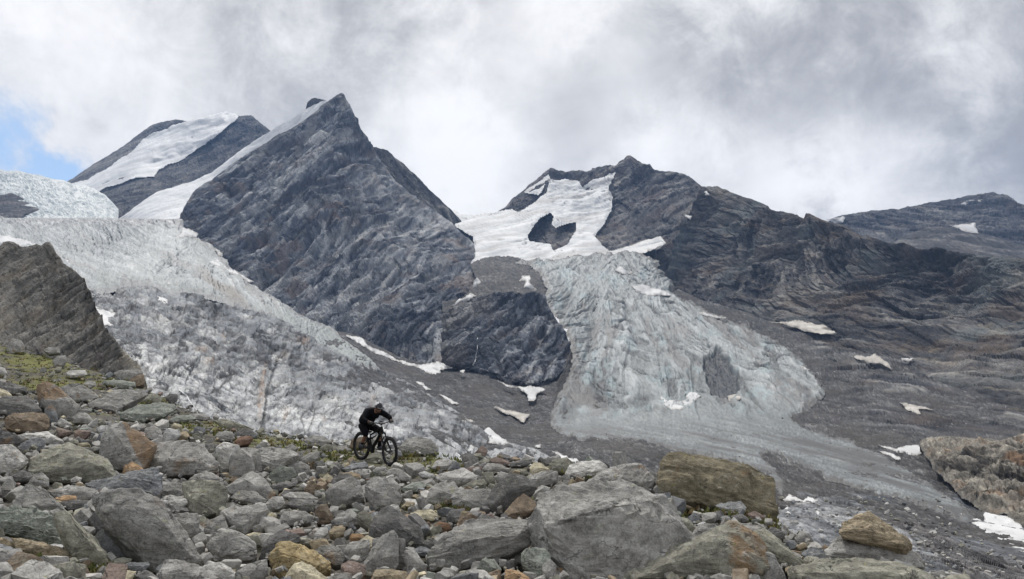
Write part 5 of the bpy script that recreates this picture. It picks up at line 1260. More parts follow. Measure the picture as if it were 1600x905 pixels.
R(Cv, [(1300, 380), (1340, 345), (1420, 330), (1490, 350), (1530, 400), (1515, 432), (1440, 415), (1380, 425), (1340, 440), (1310, 430)], 'grey', label='rounded boulder with a dark hollow just right of the bicycle', short='the hollow boulder beside the bicycle')
R(Cv, [(1080, 470), (1130, 430), (1170, 430), (1190, 470), (1180, 492), (1100, 492)], 'olive', label='lumpy stone seen between the bicycle wheels', d0=20.3)
R(Cv, [(1210, 560), (1260, 525), (1310, 535), (1310, 572), (1260, 580)], 'grey')
R(Cv, [(1130, 545), (1160, 518), (1210, 520), (1215, 548), (1170, 562)], 'grey')
R(Cv, [(940, 530), (1000, 500), (1080, 490), (1100, 515), (1060, 537), (980, 550)], 'blue', label='bluish flat slab just below the rear wheel')
R(Cv, [(1010, 545), (1050, 530), (1110, 560), (1100, 602), (1060, 592)], 'grey')
R(Cv, [(1415, 560), (1450, 545), (1520, 570), (1490, 587), (1440, 582)], 'white', label='whitish flat stone to the right of the front wheel')
R(Cv, [(1530, 575), (1600, 560), (1680, 590), (1600, 614), (1540, 607)], 'pale')
R(Cv, [(460, 750), (500, 710), (560, 700), (580, 750), (540, 782), (480, 777)], 'pale')
R(Cv, [(700, 660), (745, 595), (765, 600), (765, 682), (720, 697)], 'brown', label='thin brown splinter standing among grey rocks', short='the brown splinter')
R(Cv, [(680, 460), (740, 430), (800, 420), (790, 470), (740, 500), (690, 490)], 'grey')
R(Cv, [(700, 350), (760, 320), (830, 330), (870, 365), (820, 385), (740, 385)], 'grey', label='low grey rock on the skyline left of the rear wheel')
R(Cv, [(990, 390), (1000, 345), (1060, 330), (1100, 345), (1090, 385), (1020, 400)], 'brown', label='brown rock on the crest behind the rear wheel', d0=23.0)
R(Cv, [(150, 320), (180, 300), (250, 300), (265, 340), (230, 355), (160, 350)], 'grey')
R(Cv, [(580, 395), (620, 375), (665, 400), (640, 425), (590, 420)], 'grey')
R(Cv, [(800, 400), (830, 375), (870, 380), (880, 410), (830, 420)], 'olive')
R(Cv, [(900, 400), (940, 385), (1000, 410), (960, 425), (905, 420)], 'grey')
R(Cv, [(660, 430), (690, 420), (700, 470), (670, 480)], 'grey')
R(Cv, [(970, 470), (1000, 455), (1030, 470), (1010, 490), (980, 490)], 'tan')
R(Cv, [(940, 500), (975, 488), (990, 505), (955, 525), (930, 520)], 'cream')
# bottom middle
R(Dv, [(295, 720), (340, 640), (400, 630), (500, 660), (570, 690), (650, 760), (655, 800), (600, 820), (540, 800), (430, 780), (390, 830), (320, 800)], 'ochre', [(350, 690), (450, 720), (620, 790)], label='ochre boulder with a rough broken face at the bottom', short='the ochre boulder', amp=1.2)
R(Dv, [(385, 850), (440, 765), (490, 752), (560, 790), (640, 850), (650, 920), (400, 920)], 'cream', label='cream pointed rock at the bottom edge below the ochre boulder', short='the cream pointed rock')
R(Dv, [(225, 720), (250, 650), (300, 590), (360, 555), (440, 575), (480, 612), (440, 642), (340, 645), (300, 705), (260, 738)], 'dark', label='dark jagged rock behind the ochre boulder')
R(Dv, [(880, 765), (920, 680), (980, 610), (1050, 567), (1085, 600), (1085, 765), (1060, 800), (950, 830), (890, 815)], 'grey', [(920, 740), (1040, 720)], label='triangular grey boulder standing up at bottom centre', short='the triangular boulder')
R(Dv, [(1085, 612), (1130, 612), (1135, 785), (1100, 805), (1085, 775)], 'grey')
R(Dv, [(750, 680), (790, 635), (900, 612), (915, 640), (880, 742), (820, 762), (760, 742)], 'grey', [(770, 680), (880, 660)])
R(Dv, [(565, 690), (620, 650), (710, 660), (745, 700), (745, 755), (690, 770), (640, 712)], 'grey')
R(Dv, [(735, 772), (780, 742), (880, 772), (880, 835), (850, 858), (750, 832)], 'reddish', label='reddish brown rock left of the triangular boulder')
R(Dv, [(920, 842), (950, 800), (1050, 797), (1135, 820), (1130, 880), (920, 880)], 'tan', label='tan pocked rock at the bottom edge under the triangular boulder')
R(Dv, [(785, 600), (800, 575), (860, 580), (880, 602), (830, 627), (795, 632)], 'orange', label='bright rusty orange stone at bottom centre', short='the rusty orange stone', rust=.4)
R(Dv, [(525, 590), (570, 540), (640, 535), (650, 572), (590, 622)], 'pale')
R(Dv, [(655, 565), (690, 530), (755, 535), (745, 577), (700, 602), (665, 592)], 'tan')
R(Dv, [(80, 812), (170, 760), (260, 740), (268, 802), (230, 870), (90, 905)], 'grey')
R(Dv, [(640, 870), (700, 820), (790, 825), (805, 880), (640, 900)], 'grey')
R(Dv, [(1130, 682), (1190, 682), (1260, 772), (1240, 815), (1150, 825)], 'grey')
R(Dv, [(1175, 680), (1230, 655), (1300, 680), (1270, 712), (1200, 712)], 'blue')
R(Dv, [(1245, 632), (1290, 605), (1325, 640), (1310, 667), (1265, 674)], 'dark')
R(Dv, [(1150, 842), (1185, 790), (1215, 830), (1210, 880), (1150, 880)], 'pale')
R(Dv, [(140, 585), (190, 568), (260, 580), (250, 607), (190, 602)], 'cream')
R(Dv, [(1010, 180), (1060, 165), (1120, 180), (1110, 215), (1050, 215)], 'grey')
# centre right
R(E, [(560, 590), (600, 500), (650, 450), (720, 405), (800, 425), (860, 490), (850, 522), (790, 542), (740, 582), (640, 648), (580, 652)], 'dark', [(600, 590), (700, 500), (820, 480)], label='dark tilted block propped over the brown wedge', short='the dark tilted block', amp=.7)
R(E, [(655, 675), (700, 620), (780, 525), (840, 565), (888, 602), (870, 642), (800, 668), (730, 687)], 'brown', [(720, 650), (850, 630)], label='sharp brown wedge leaning on the huge flat topped boulder', short='the sharp brown wedge', rust=.15, amp=.6)
R(E, [(345, 542), (370, 505), (540, 500), (610, 505), (570, 595), (540, 617), (440, 612), (360, 592)], 'grey', label='rectangular grey block left of the dark tilted block', short='the rectangular block')
R(E, [(820, 442), (870, 400), (960, 378), (1005, 395), (1000, 452), (930, 472), (850, 492)], 'grey')
R(E, [(830, 362), (860, 330), (900, 335), (955, 375), (900, 402), (850, 407)], 'cream', label='cream rounded stone near the crest right of centre', short='the cream crest stone')
R(E, [(950, 350), (980, 315), (1060, 300), (1105, 340), (1080, 362), (1040, 392), (970, 377)], 'olive', label='olive grey stone on the crest beside the cream one', short='the olive crest stone')
R(E, [(1060, 402), (1090, 350), (1160, 325), (1260, 320), (1315, 365), (1300, 392), (1230, 412), (1150, 422)], 'pale', label='pale rounded boulder on the crest with moss below', short='the pale crest boulder')
R(E, [(1165, 490), (1230, 430), (1330, 370), (1420, 345), (1520, 345), (1570, 400), (1590, 440), (1560, 505), (1480, 500), (1400, 460), (1280, 480)], 'grey', label='long cracked grey boulder on the crest left of the brown one', short='the cracked crest boulder', amp=1.2)
R(E, [(540, 372), (570, 335), (640, 340), (705, 370), (690, 392), (580, 397)], 'grey')
R(E, [(710, 335), (770, 315), (840, 310), (845, 332), (790, 354), (720, 357)], 'dark', label='dark flat slab on the crest left of the cream stone')
R(E, [(580, 312), (620, 295), (700, 325), (710, 350), (650, 347), (590, 327)], 'reddish', label='reddish flat stone on the crest right of the rider')
R(E, [(250, 427), (270, 400), (350, 390), (420, 370), (495, 415), (490, 442), (400, 445), (370, 472), (290, 452)], 'pale', label='pale flat topped rock between the front wheel and the rectangular block', short='the pale flat topped rock')
R(E, [(310, 387), (365, 318), (395, 350), (395, 377), (350, 397)], 'blue')
R(E, [(220, 362), (250, 315), (310, 305), (350, 320), (330, 372), (260, 377)], 'grey')
R(E, [(400, 487), (480, 440), (540, 435), (560, 460), (540, 497), (410, 502)], 'olive')
R(E, [(540, 395), (600, 390), (612, 442), (590, 472), (550, 452)], 'olive')
R(E, [(610, 422), (650, 388), (700, 400), (690, 442), (640, 457)], 'grey')
R(E, [(735, 397), (760, 370), (810, 375), (820, 402), (770, 412)], 'olive')
R(E, [(310, 662), (340, 625), (420, 620), (430, 672), (380, 707), (320, 707)], 'dark', label='almost black stone below the rectangular block')
R(E, [(865, 562), (890, 520), (945, 520), (950, 552), (900, 592)], 'grey')
R(E, [(1000, 502), (1030, 455), (1070, 470), (1105, 502), (1010, 522)], 'grey')
R(E, [(850, 762), (880, 720), (910, 740), (905, 802), (870, 802)], 'grey')
R(E, [(835, 822), (860, 790), (905, 795), (900, 852), (840, 862)], 'grey')
R(E, [(535, 890), (560, 840), (640, 830), (780, 855), (810, 904), (800, 950), (560, 950)], 'white', label='whitish lumpy rock at the bottom in front of the arched boulder', short='the whitish lumpy rock')
R(E, [(90, 660), (120, 640), (180, 628), (250, 650), (270, 685), (180, 690)], 'cream', d0=12.0)
R(E, [(240, 720), (270, 700), (330, 715), (335, 750), (280, 770), (245, 750)], 'rust', label='rusty red stone in the gravel hollow', rust=.3)
R(E, [(30, 610), (60, 575), (110, 580), (105, 605), (60, 620)], 'tan')
R(E, [(0, 410), (30, 380), (90, 420), (80, 450), (20, 440)], 'grey')
R(E, [(170, 830), (200, 800), (240, 830), (230, 865), (185, 868)], 'dark')
# right
Hs = []
Hs.append(R(Fv, [(495, 350), (540, 335), (550, 370), (520, 390), (498, 387)], 'grey', label='leftmost of the small stones lying on the huge flat boulder', d0=8.6))
Hs.append(R(Fv, [(545, 342), (590, 320), (610, 345), (570, 372)], 'grey', label='second small stone from the left on the huge flat boulder', d0=8.65))
Hs.append(R(Fv, [(570, 382), (620, 350), (665, 355), (660, 382), (600, 404)], 'grey', label='nearest small stone on the huge flat boulder', d0=8.5))
R(Fv, [(1275, 402), (1350, 375), (1420, 368), (1460, 410), (1450, 442), (1380, 447)], 'white', label='rough whitish rock under the big brown skyline boulder', short='the rough whitish rock', amp=1.5)
R(Fv, [(1370, 467), (1430, 452), (1480, 480), (1470, 502), (1390, 497)], 'dark')
R(Fv, [(1475, 452), (1520, 432), (1590, 480), (1570, 502), (1500, 492)], 'reddish')
R(Fv, [(1100, 472), (1140, 445), (1180, 480), (1165, 507), (1110, 512)], 'blue')
R(Fv, [(1030, 470), (1100, 480), (1150, 542), (1110, 602), (1060, 562)], 'olive')
R(Fv, [(1115, 602), (1170, 520), (1260, 520), (1300, 542), (1180, 592), (1130, 627)], 'grey')
R(Fv, [(1150, 520), (1195, 500), (1212, 506), (1170, 530)], 'white', label='thin white stick like stone right of the huge boulder')
R(Fv, [(60, 700), (90, 670), (200, 670), (235, 712), (200, 752), (225, 852), (180, 872), (110, 802), (65, 762)], 'green', label='greenish streaked rock at the left foot of the huge boulder', short='the greenish streaked rock')
R(Fv, [(185, 782), (240, 735), (275, 772), (275, 852), (230, 872), (190, 842)], 'grey')
R(Fv, [(275, 772), (300, 745), (390, 812), (370, 832), (310, 822), (285, 842)], 'orange')
R(Fv, [(-40, 800), (0, 800), (60, 820), (120, 862), (100, 900), (-40, 900)], 'orange', label='pale orange rock cut by the bottom edge')
R(Fv, [(880, 300), (930, 240), (970, 300), (960, 325), (900, 325)], 'grey')
R(G, [(510, 542), (540, 490), (620, 445), (680, 430), (740, 460), (800, 520), (905, 590), (910, 612), (860, 642), (790, 605), (700, 595), (600, 560), (530, 562)], 'tan', [(600, 520), (720, 540), (860, 610)], label='layered tan boulder perched at the right end of the field', short='the layered tan boulder', amp=1.3)
R(G, [(425, 682), (500, 580), (590, 555), (750, 595), (830, 630), (900, 640), (980, 700), (990, 750), (900, 735), (780, 715), (620, 700), (500, 710), (440, 708)], 'grey', [(480, 660), (760, 660)], label='flat grey boulder under the layered tan one', short='the flat right boulder')
R(G, [(235, 757), (300, 735), (480, 705), (650, 697), (850, 720), (980, 760), (1040, 800), (1065, 860), (1000, 900), (260, 900), (235, 802)], 'olive', [(280, 780), (900, 770)], label='broad light slab along the bottom edge at right', short='the broad bottom slab')
R(G, [(-10, 545), (60, 520), (110, 560), (200, 640), (290, 720), (280, 748), (200, 745), (120, 710), (60, 650), (0, 650)], 'olive', label='lichen covered slab right of the rust ended boulder', short='the lichen slab')
R(G, [(40, 657), (100, 650), (140, 742), (175, 802), (170, 860), (40, 860)], 'grey')
R(G, [(275, 672), (330, 630), (400, 640), (422, 682), (400, 707), (300, 702)], 'blue', label='dark blue grey stone between the lichen slab and flat boulder')
R(G, [(285, 705), (310, 680), (375, 690), (380, 720), (310, 730)], 'olive')
R(G, [(235, 572), (270, 535), (320, 550), (345, 592), (300, 604), (240, 602)], 'grey')
R(G, [(60, 540), (100, 508), (160, 530), (175, 575), (120, 590)], 'dark')
R(G, [(165, 580), (185, 560), (210, 575), (205, 598), (172, 598)], 'pale')
# ------------------------------------------------------------------ the rider and the bicycle come before the filler so nothing lands on them
BIKE_BASE = pt(564, 718.5, 20.0)
BIKE_FRONT = pt(612, 729.5, 19.08)

# ------------------------------------------------------------------ filler rocks
TRACED = list(ROCKS)
def place_fill():
    r = np.random.default_rng(77)
    pos = np.array([k['P'][:2] + np.array([0, k['R']*.6]) for k in TRACED]); rad = np.array([k['R'] for k in TRACED])
    placed = []
    px = [(k['poly'], k) for k in TRACED]
    tries = 0
    P_ = [list(p) for p in pos]; R_ = list(rad)
    sizes = np.sort(np.concatenate([r.uniform(.30, .44, 120), r.uniform(.2, .30, 560), r.uniform(.11, .2, 1900)]))[::-1]
    for S in sizes:
        for t in range(10):
            u = r.uniform(-150, 1500); v = 528 + (905 - 528)*r.uniform(0, 1)**.8*1.06
            hp = hit(u, v)
            if hp is None: continue
            d, p = hp
            if d > np.interp(u, CREST[:, 0], CREST[:, 1])*.995: continue
            mm = float(moss_amount(np.array(u), np.array(v)))
            if mm > .5 and r.random() < (.85 if S > .16 else .5): continue
            if math.hypot(p[0] - BIKE_BASE[0], p[1] - BIKE_BASE[1]) < .5 or math.hypot(p[0] - BIKE_FRONT[0], p[1] - BIKE_FRONT[1]) < .5: continue
            if S > .3 and 540 < u < 640 and 725 < v < 745: continue
            q = np.array(P_) - p[:2]; dist = np.hypot(q[:, 0], q[:, 1])
            if (dist < (np.array(R_)*.66 + S*.30)).any(): continue
            # keep the traced rocks' faces clear
            bad = False
            if S > .12:
                hp_ = S*F/d
                qu = np.array([u, u - .5*hp_, u + .5*hp_, u, u - .3*hp_, u + .3*hp_]); qv = np.array([v - .3*hp_, v - .3*hp_, v - .3*hp_, v - .62*hp_, v - .55*hp_, v - .55*hp_])
                for poly, k in px:
                    if k['d'] > d - .25 and poly[:, 0].min() < u + hp_ and poly[:, 0].max() > u - hp_ and poly[:, 1].min() < v and poly[:, 1].max() > v - hp_ and inpoly(poly, qu, qv).any():
                        bad = True; break
            if bad: continue
            P_.append([p[0], p[1]]); R_.append(S*.5); placed.append((S, u, v, d, p)); break
    return placed
FILL = place_fill()
FILL.sort(key=lambda k: -k[0]/k[3])
fr = np.random.default_rng(5)
FCOL = ['grey']*22 + ['pale']*7 + ['dark']*5 + ['olive']*8 + ['brown']*2 + ['tan']*2 + ['green']*2 + ['blue']*3 + ['reddish'] + ['cream']
def fill_pts(r, S):
    """corners of a split, skewed block"""
    q = np.array([(x, y, z) for x in (-1, 1) for y in (-1, 1) for z in (-1, 1)], float)
    q = q*(1 - .38*r.uniform(size=(8, 3)))
    q = np.concatenate([q, r.uniform(-1.05, 1.05, (3, 3))])
    q = q*np.array([1, r.uniform(.6, .95), r.uniform(.34, .75)])*S*.52
    th = r.uniform(0, 6.28); R3 = np.array(Matrix.Rotation(th, 3, 'Z') @ Matrix.Rotation(r.normal()*.38, 3, 'X') @ Matrix.Rotation(r.normal()*.38, 3, 'Y'))
    return q @ R3.T
N_IND = 300 - len(TRACED)
for (S, u, v, d, p) in FILL[:N_IND]:
    rid[0] += 1; seed = 1000 + rid[0]
    r = np.random.default_rng(seed)
    c, vv, T, size = rock_verts(fill_pts(r, S), 3 if S*F/d > 44 else 2, seed, 1.0, 2)
    zlow = vv[:, 2].min()
    vv = vv - np.array([0, 0, zlow])
    col = FCOL[r.integers(len(FCOL))]
    base = np.array([p[0], p[1], float(ground_z(p[0], p[1])) - S*.10])
    me = make_mesh('rock', vv, tris=T, attr={'rust': np.full(len(vv), .25 if col in ('brown', 'rust', 'tan') else -.25)})
    me.set_sharp_from_angle(angle=radians(24))
    o = link('rock', me, M_ROCK, loc=base)
    k = r.uniform(.8, 1.2); o.color = (*[x*k for x in COLS[col]], 1)
    U, V = to_px(vv + base)
    ROCKS.append(dict(o=o, u=U.mean(), v=(V.min() + V.max())/2, w=np.ptp(U), h=np.ptp(V), col=col, label=None, short=None))

# everything smaller: joined, but every stone real
def stone_heap(name, label, items, lib, mat_obj_cols):
    Vs, Ts, Cs, n0 = [], [], [], 0
    r = np.random.default_rng(len(items))
    for (S, p, col) in items:
        v, T = lib[r.integers(len(lib))]
        th = r.uniform(0, 6.28); c_, s_ = cos(th), sin(th)
        a, b = r.normal()*.35, r.uniform(.75, 1.25)
        M = np.array([[c_, -s_, 0], [s_, c_, 0], [0, 0, 1]]) @ np.array([[1, 0, 0], [0, cos(a), -sin(a)], [0, sin(a), cos(a)]]) @ np.diag([1, b, r.uniform(.8, 1.2)])
        w = v @ M.T*S + p
        Vs.append(w); Ts.append(T + n0); n0 += len(v)
        Cs.append(np.repeat((np.array(COLS[col])*r.uniform(.75, 1.25))[None], len(v), 0))
    me = make_mesh(name, np.concatenate(Vs), tris=np.concatenate(Ts), col=np.concatenate(Cs), smooth=False)
    m = landscape_mat('loose_stone', .06, bump=.5, var=.4)
    tag(link(name, me, m), label, 'stones', kind='stuff')
lib3 = []
for i in range(14):
    r = np.random.default_rng(400 + i)
    c, v, T, s = rock_verts(fill_pts(r, 1.0), 1, 400 + i, 1.0, 2); lib3.append((v - np.array([0, 0, v[:, 2].min() + .12]), T))
lib1 = []
for i in range(14):
    r = np.random.default_rng(500 + i)
    c, v, T, s = rock_verts(fill_pts(r, 1.0), 0, 500 + i, 1.0, 2); lib1.append((v - np.array([0, 0, v[:, 2].min() + .15]), T))
stone_heap('loose_stones', 'smaller loose grey stones filling the gaps between boulders',
           [(S, np.array([p[0], p[1], float(ground_z(p[0], p[1]))]), FCOL[fr.integers(len(FCOL))]) for (S, u, v, d, p) in FILL[N_IND:]], lib3, None)
def pebbles():
    r = np.random.default_rng(9); it = []
    n = 5000
    u = r.uniform(-200, 1500, n); k = r.uniform(0, 1, n)**.85
    dc = np.interp(u, CREST[:, 0], CREST[:, 1])*1.02
    d = 4.6*(dc/4.6)**k
    x = (u - 800)/F*d; z = ground_z(x, d)
    pu, pv = to_px(np.stack([x, d*np.cos(PITCH), z], -1)); pm = moss_amount(pu, pv)
    for i in range(n):
        if pm[i] > .5 and r.random() < .35: continue
        S = r.uniform(.03, .075) + .09*r.uniform()**4
        S *= .7 + d[i]/26
        it.append((S, np.array([x[i], d[i], z[i]]), FCOL[r.integers(len(FCOL))]))
    stone_heap('gravel', 'small stones and gravel scattered over the soil', it, lib1, None)
pebbles()

def valley_boulders():
    r = np.random.default_rng(31); it = []
    hd, hl = HOST['terrain']
    n = 3400
    U = r.uniform(540, 1640, n); V = r.uniform(520, 900, n)
    top = np.interp(U, TT[:, 0], TT[:, 1])
    ok = V > top + 14
    U, V = U[ok], V[ok]
    D_ = np.where(inpoly(RG_POLY, U, V), D_VAL(U, V)*.990, D_VAL(U, V)*1.003); P = pt(U, V, D_)
    keep_ = ~(inpoly(RG_POLY, U, V) & ((V < 640) | (r.uniform(0, 1, len(U)) < .5)))
    U, V, D_, P = U[keep_], V[keep_], D_[keep_], P[keep_]
    for i in range(len(U)):
        S = (r.uniform(.9, 1.9) + 3.2*r.uniform()**7)*D_[i]/F
        it.append((S, P[i] + np.array([0, 0, -.1*S]), ('grey', 'olive', 'dark', 'dark', 'reddish', 'brown', 'pale')[r.integers(7)]))
    for (dep, fac, uu, vv, k) in ((D_SLC, .972, (1410, 1680), (815, 940), 420), (D_SLB, .978, (1200, 1480), (775, 905), 260)):
        u_ = r.uniform(*uu, k); v_ = r.uniform(*vv, k)
        d_ = dep(u_, v_)*fac; p_ = pt(u_, v_, d_)
        for i in range(k):
            if inpoly([(1470, 780), (1520, 770), (1620, 820), (1700, 900), (1620, 885), (1560, 858), (1480, 815)], u_[i:i+1], v_[i:i+1])[0]: continue
            S = (r.uniform(2.5, 7) + 9*r.uniform()**4)*d_[i]/F
            it.append((S, p_[i] - np.array([0, 0, .25*S]), ('grey', 'pale', 'pale', 'dark', 'olive', 'blue')[r.integers(6)]))
    stone_heap('rubble', 'scattered blocks lying on the dark valley rubble', it, lib1, None)
valley_boulders()

# moss and short alpine grass
def moss_tufts():
    r = np.random.default_rng(21)
    n = 26000
    u = r.uniform(-150, 1450, n); v = 520 + 390*r.uniform(0, 1, n)
    k = moss_amount(u, v) + .35*fbm(u/18., v/9., u*0, 4, .6, 310)
    keep = k > .38
    u, v = u[keep], v[keep]
    Vs, Cs = [], []
    for a, b in zip(u, v):
        hp = hit_fast(a, b)
        if hp is None: continue
        p = hp
        s = r.uniform(.04, .10)*float(np.clip(p[1]/15, .45, 1.2))
        col = np.array([(.10, .115, .03), (.15, .16, .045), (.19, .17, .06), (.085, .10, .028), (.17, .12, .06)][r.integers(5)])*r.uniform(.8, 1.3)
        for j in range(4):
            th = r.uniform(0, 6.28); q = p + np.array([r.normal()*.05, r.normal()*.05, 0])
            q[2] = float(p[2]) - .01
            w = s*.35; e = np.array([cos(th), sin(th), 0])
            tip = q + np.array([r.normal()*.4*s, r.normal()*.4*s, s])
            Vs += [q - e*w, q + e*w, tip]; Cs += [col*.9, col*.9, col*1.1]
    V = np.array(Vs); T = np.arange(len(V)).reshape(-1, 3)
    me = make_mesh('grass', V, tris=T, col=np.array(Cs), smooth=False)
    m, nt, bs = mat_new('grass'); at = nt.nodes.new('ShaderNodeAttribute'); at.attribute_name = 'Col'
    nt.links.new(at.outputs['Color'], bs.inputs['Base Color']); bs.inputs['Roughness'].default_value = .9
    tag(link('grass', me, m), 'short yellow green moss and grass between the rocks', 'grass', kind='stuff')
_gu = np.arange(-160, 1470, 10.); _gv = np.arange(515, 925, 4.)
def _hits():
    U, V = np.meshgrid(_gu, _gv); best = np.full(U.shape, np.nan)
    for d in np.exp(np.linspace(np.log(3), np.log(48), 150)):
        p = pt(U, V, np.full(U.shape, d)); m = np.isnan(best) & (p[..., 2] < ground_z(p[..., 0], p[..., 1])); best[m] = d
    return best
_HB = _hits()
def hit_fast(u, v):
    i = int(round((v - 515)/4)); j = int(round((u + 160)/10))
    if not (0 <= i < _HB.shape[0] and 0 <= j < _HB.shape[1]): return None
    d = _HB[i, j]
    if np.isnan(d) or d > np.interp(u, CREST[:, 0], CREST[:, 1])*1.02: return None
    x = (u - 800)/F*d; y = d*np.cos(PITCH) - d*np.sin(PITCH)*(452.5 - v)/F
    return np.array([x, y, float(ground_z(x, y))])
moss_tufts()

# ------------------------------------------------------------------ labels: each rock by its look and the thing next to it
WORD = {'grey': 'grey', 'pale': 'pale grey', 'dark': 'dark', 'olive': 'olive grey', 'brown': 'brown', 'tan': 'tan', 'ochre': 'ochre', 'cream': 'cream', 'rust': 'rust red', 'orange': 'orange', 'green': 'greenish', 'blue': 'bluish grey', 'white': 'whitish', 'reddish': 'reddish', 'mossy': 'dark brown'}
def name_rocks():
    anchors = [k for k in ROCKS if k['short']] + [dict(short='the bicycle', u=588, v=705, w=75, h=60, o=None)]
    used = set(k['label'] for k in ROCKS if k['label'])
    def rel(k, a):
        dx = (k['u'] - a['u']); dy = (k['v'] - a['v'])
        if abs(dx) > 1.6*abs(dy): return 'right of' if dx > 0 else 'left of'
        if abs(dy) > 1.6*abs(dx): return 'below' if dy > 0 else 'above'
        return ('lower ' if dy > 0 else 'upper ') + ('right of' if dx > 0 else 'left of')
    for k in ROCKS:
        if k['label']: continue
        sz = k['w']
        size = 'large' if sz > 60 else ('mid sized' if sz > 32 else ('small' if sz > 17 else 'tiny'))
        ar = k['w']/max(k['h'], 1)
        shape = 'flat' if ar > 2.0 else ('upright' if ar < .85 else 'angular')
        an = sorted(anchors, key=lambda a: math.hypot((a['u'] - k['u'])/1.0, (a['v'] - k['v'])*1.4) - .25*a['w'])
        base = f"{size} {shape} {WORD[k['col']]} rock"
        cand = [f"{base} {rel(k, an[0])} {an[0]['short']}".replace('upper left of', 'up and left of').replace('upper right of', 'up and right of').replace('lower left of', 'down and left of').replace('lower right of', 'down and right of')]
        for a2 in an[1:6]:
            n0 = an[0]['short'].replace('the ', '', 1); n2 = a2['short'].replace('the ', '', 1)
            r2 = rel(k, a2).replace('lower ', '').replace('upper ', '')
            cand.append(f"{base} {rel(k, an[0]).replace('lower ', '').replace('upper ', '')} {n0} and {r2} {n2}")
        for a2 in an[1:7]:
            cand.append(f"{base} nearer {a2['short']} than {an[0]['short']}")
        for extra in ('half buried', 'tilted', 'rough', 'blunt', 'sharp edged', 'weathered'):
            cand.append(cand[0].replace(shape, extra + ' ' + shape))
        for c in cand:
            if c not in used and len(c.split()) <= 16: break
        used.add(c); k['label'] = c
    for k in ROCKS:
        tag(k['o'], k['label'], 'boulder' if k['w'] > 90 else 'rock', 'rocks of the boulder field')
name_rocks()
# ------------------------------------------------------------------ bicycle and rider
def flat_mat(name, col, rough=.6, metal=0.0, spec=.4, bump=0.0):
    m, nt, b = mat_new(name)
    n = nt.nodes.new('ShaderNodeTexNoise'); n.inputs['Scale'].default_value = 18; n.inputs['Detail'].default_value = 4
    tc = nt.nodes.new('ShaderNodeTexCoord'); nt.links.new(tc.outputs['Object'], n.inputs['Vector'])
    mr = nt.nodes.new('ShaderNodeMapRange'); mr.inputs[1].default_value = .3; mr.inputs[2].default_value = .7; mr.inputs[3].default_value = .75; mr.inputs[4].default_value = 1.25
    nt.links.new(n.outputs[0], mr.inputs[0])
    v = nt.nodes.new('ShaderNodeVectorMath'); v.operation = 'SCALE'; v.inputs[0].default_value = col
    nt.links.new(mr.outputs[0], v.inputs['Scale']); nt.links.new(v.outputs[0], b.inputs['Base Color'])
    b.inputs['Roughness'].default_value = rough; b.inputs['Metallic'].default_value = metal; b.inputs['Specular IOR Level'].default_value = spec
    if bump:
        bp = nt.nodes.new('ShaderNodeBump'); bp.inputs['Strength'].default_value = bump; bp.inputs['Distance'].default_value = .02
        nt.links.new(n.outputs[0], bp.inputs['Height']); nt.links.new(bp.outputs[0], b.inputs['Normal'])
    return m
M_TYRE = flat_mat('tyre_rubber', (.012, .012, .013), .85)
M_FRAME = flat_mat('black_frame', (.008, .008, .009), .6, spec=.2)
M_METAL = flat_mat('dull_metal', (.06, .06, .063), .5, .5)
M_RIM = flat_mat('dark_rim', (.03, .03, .033), .4)
M_JACKET = flat_mat('black_jacket', (.006, .0065, .009), .9, spec=.1, bump=.4)
M_SHORTS = flat_mat('black_shorts', (.006, .006, .0085), .9, spec=.1, bump=.4)
M_SKIN = flat_mat('skin', (.20, .11, .075), .6)
M_SHOE = flat_mat('grey_shoe', (.045, .05, .06), .7)
M_GLOVE = flat_mat('grey_glove', (.075, .07, .065), .8)
M_HELM = flat_mat('dark_helmet', (.016, .018, .024), .35)
M_WHITE = flat_mat('white_helmet_shell', (.55, .56, .58), .4)
M_LENS = flat_mat('dark_lens', (.01, .01, .012), .15)
M_GRIP = flat_mat('rubber_grip', (.02, .02, .02), .9)

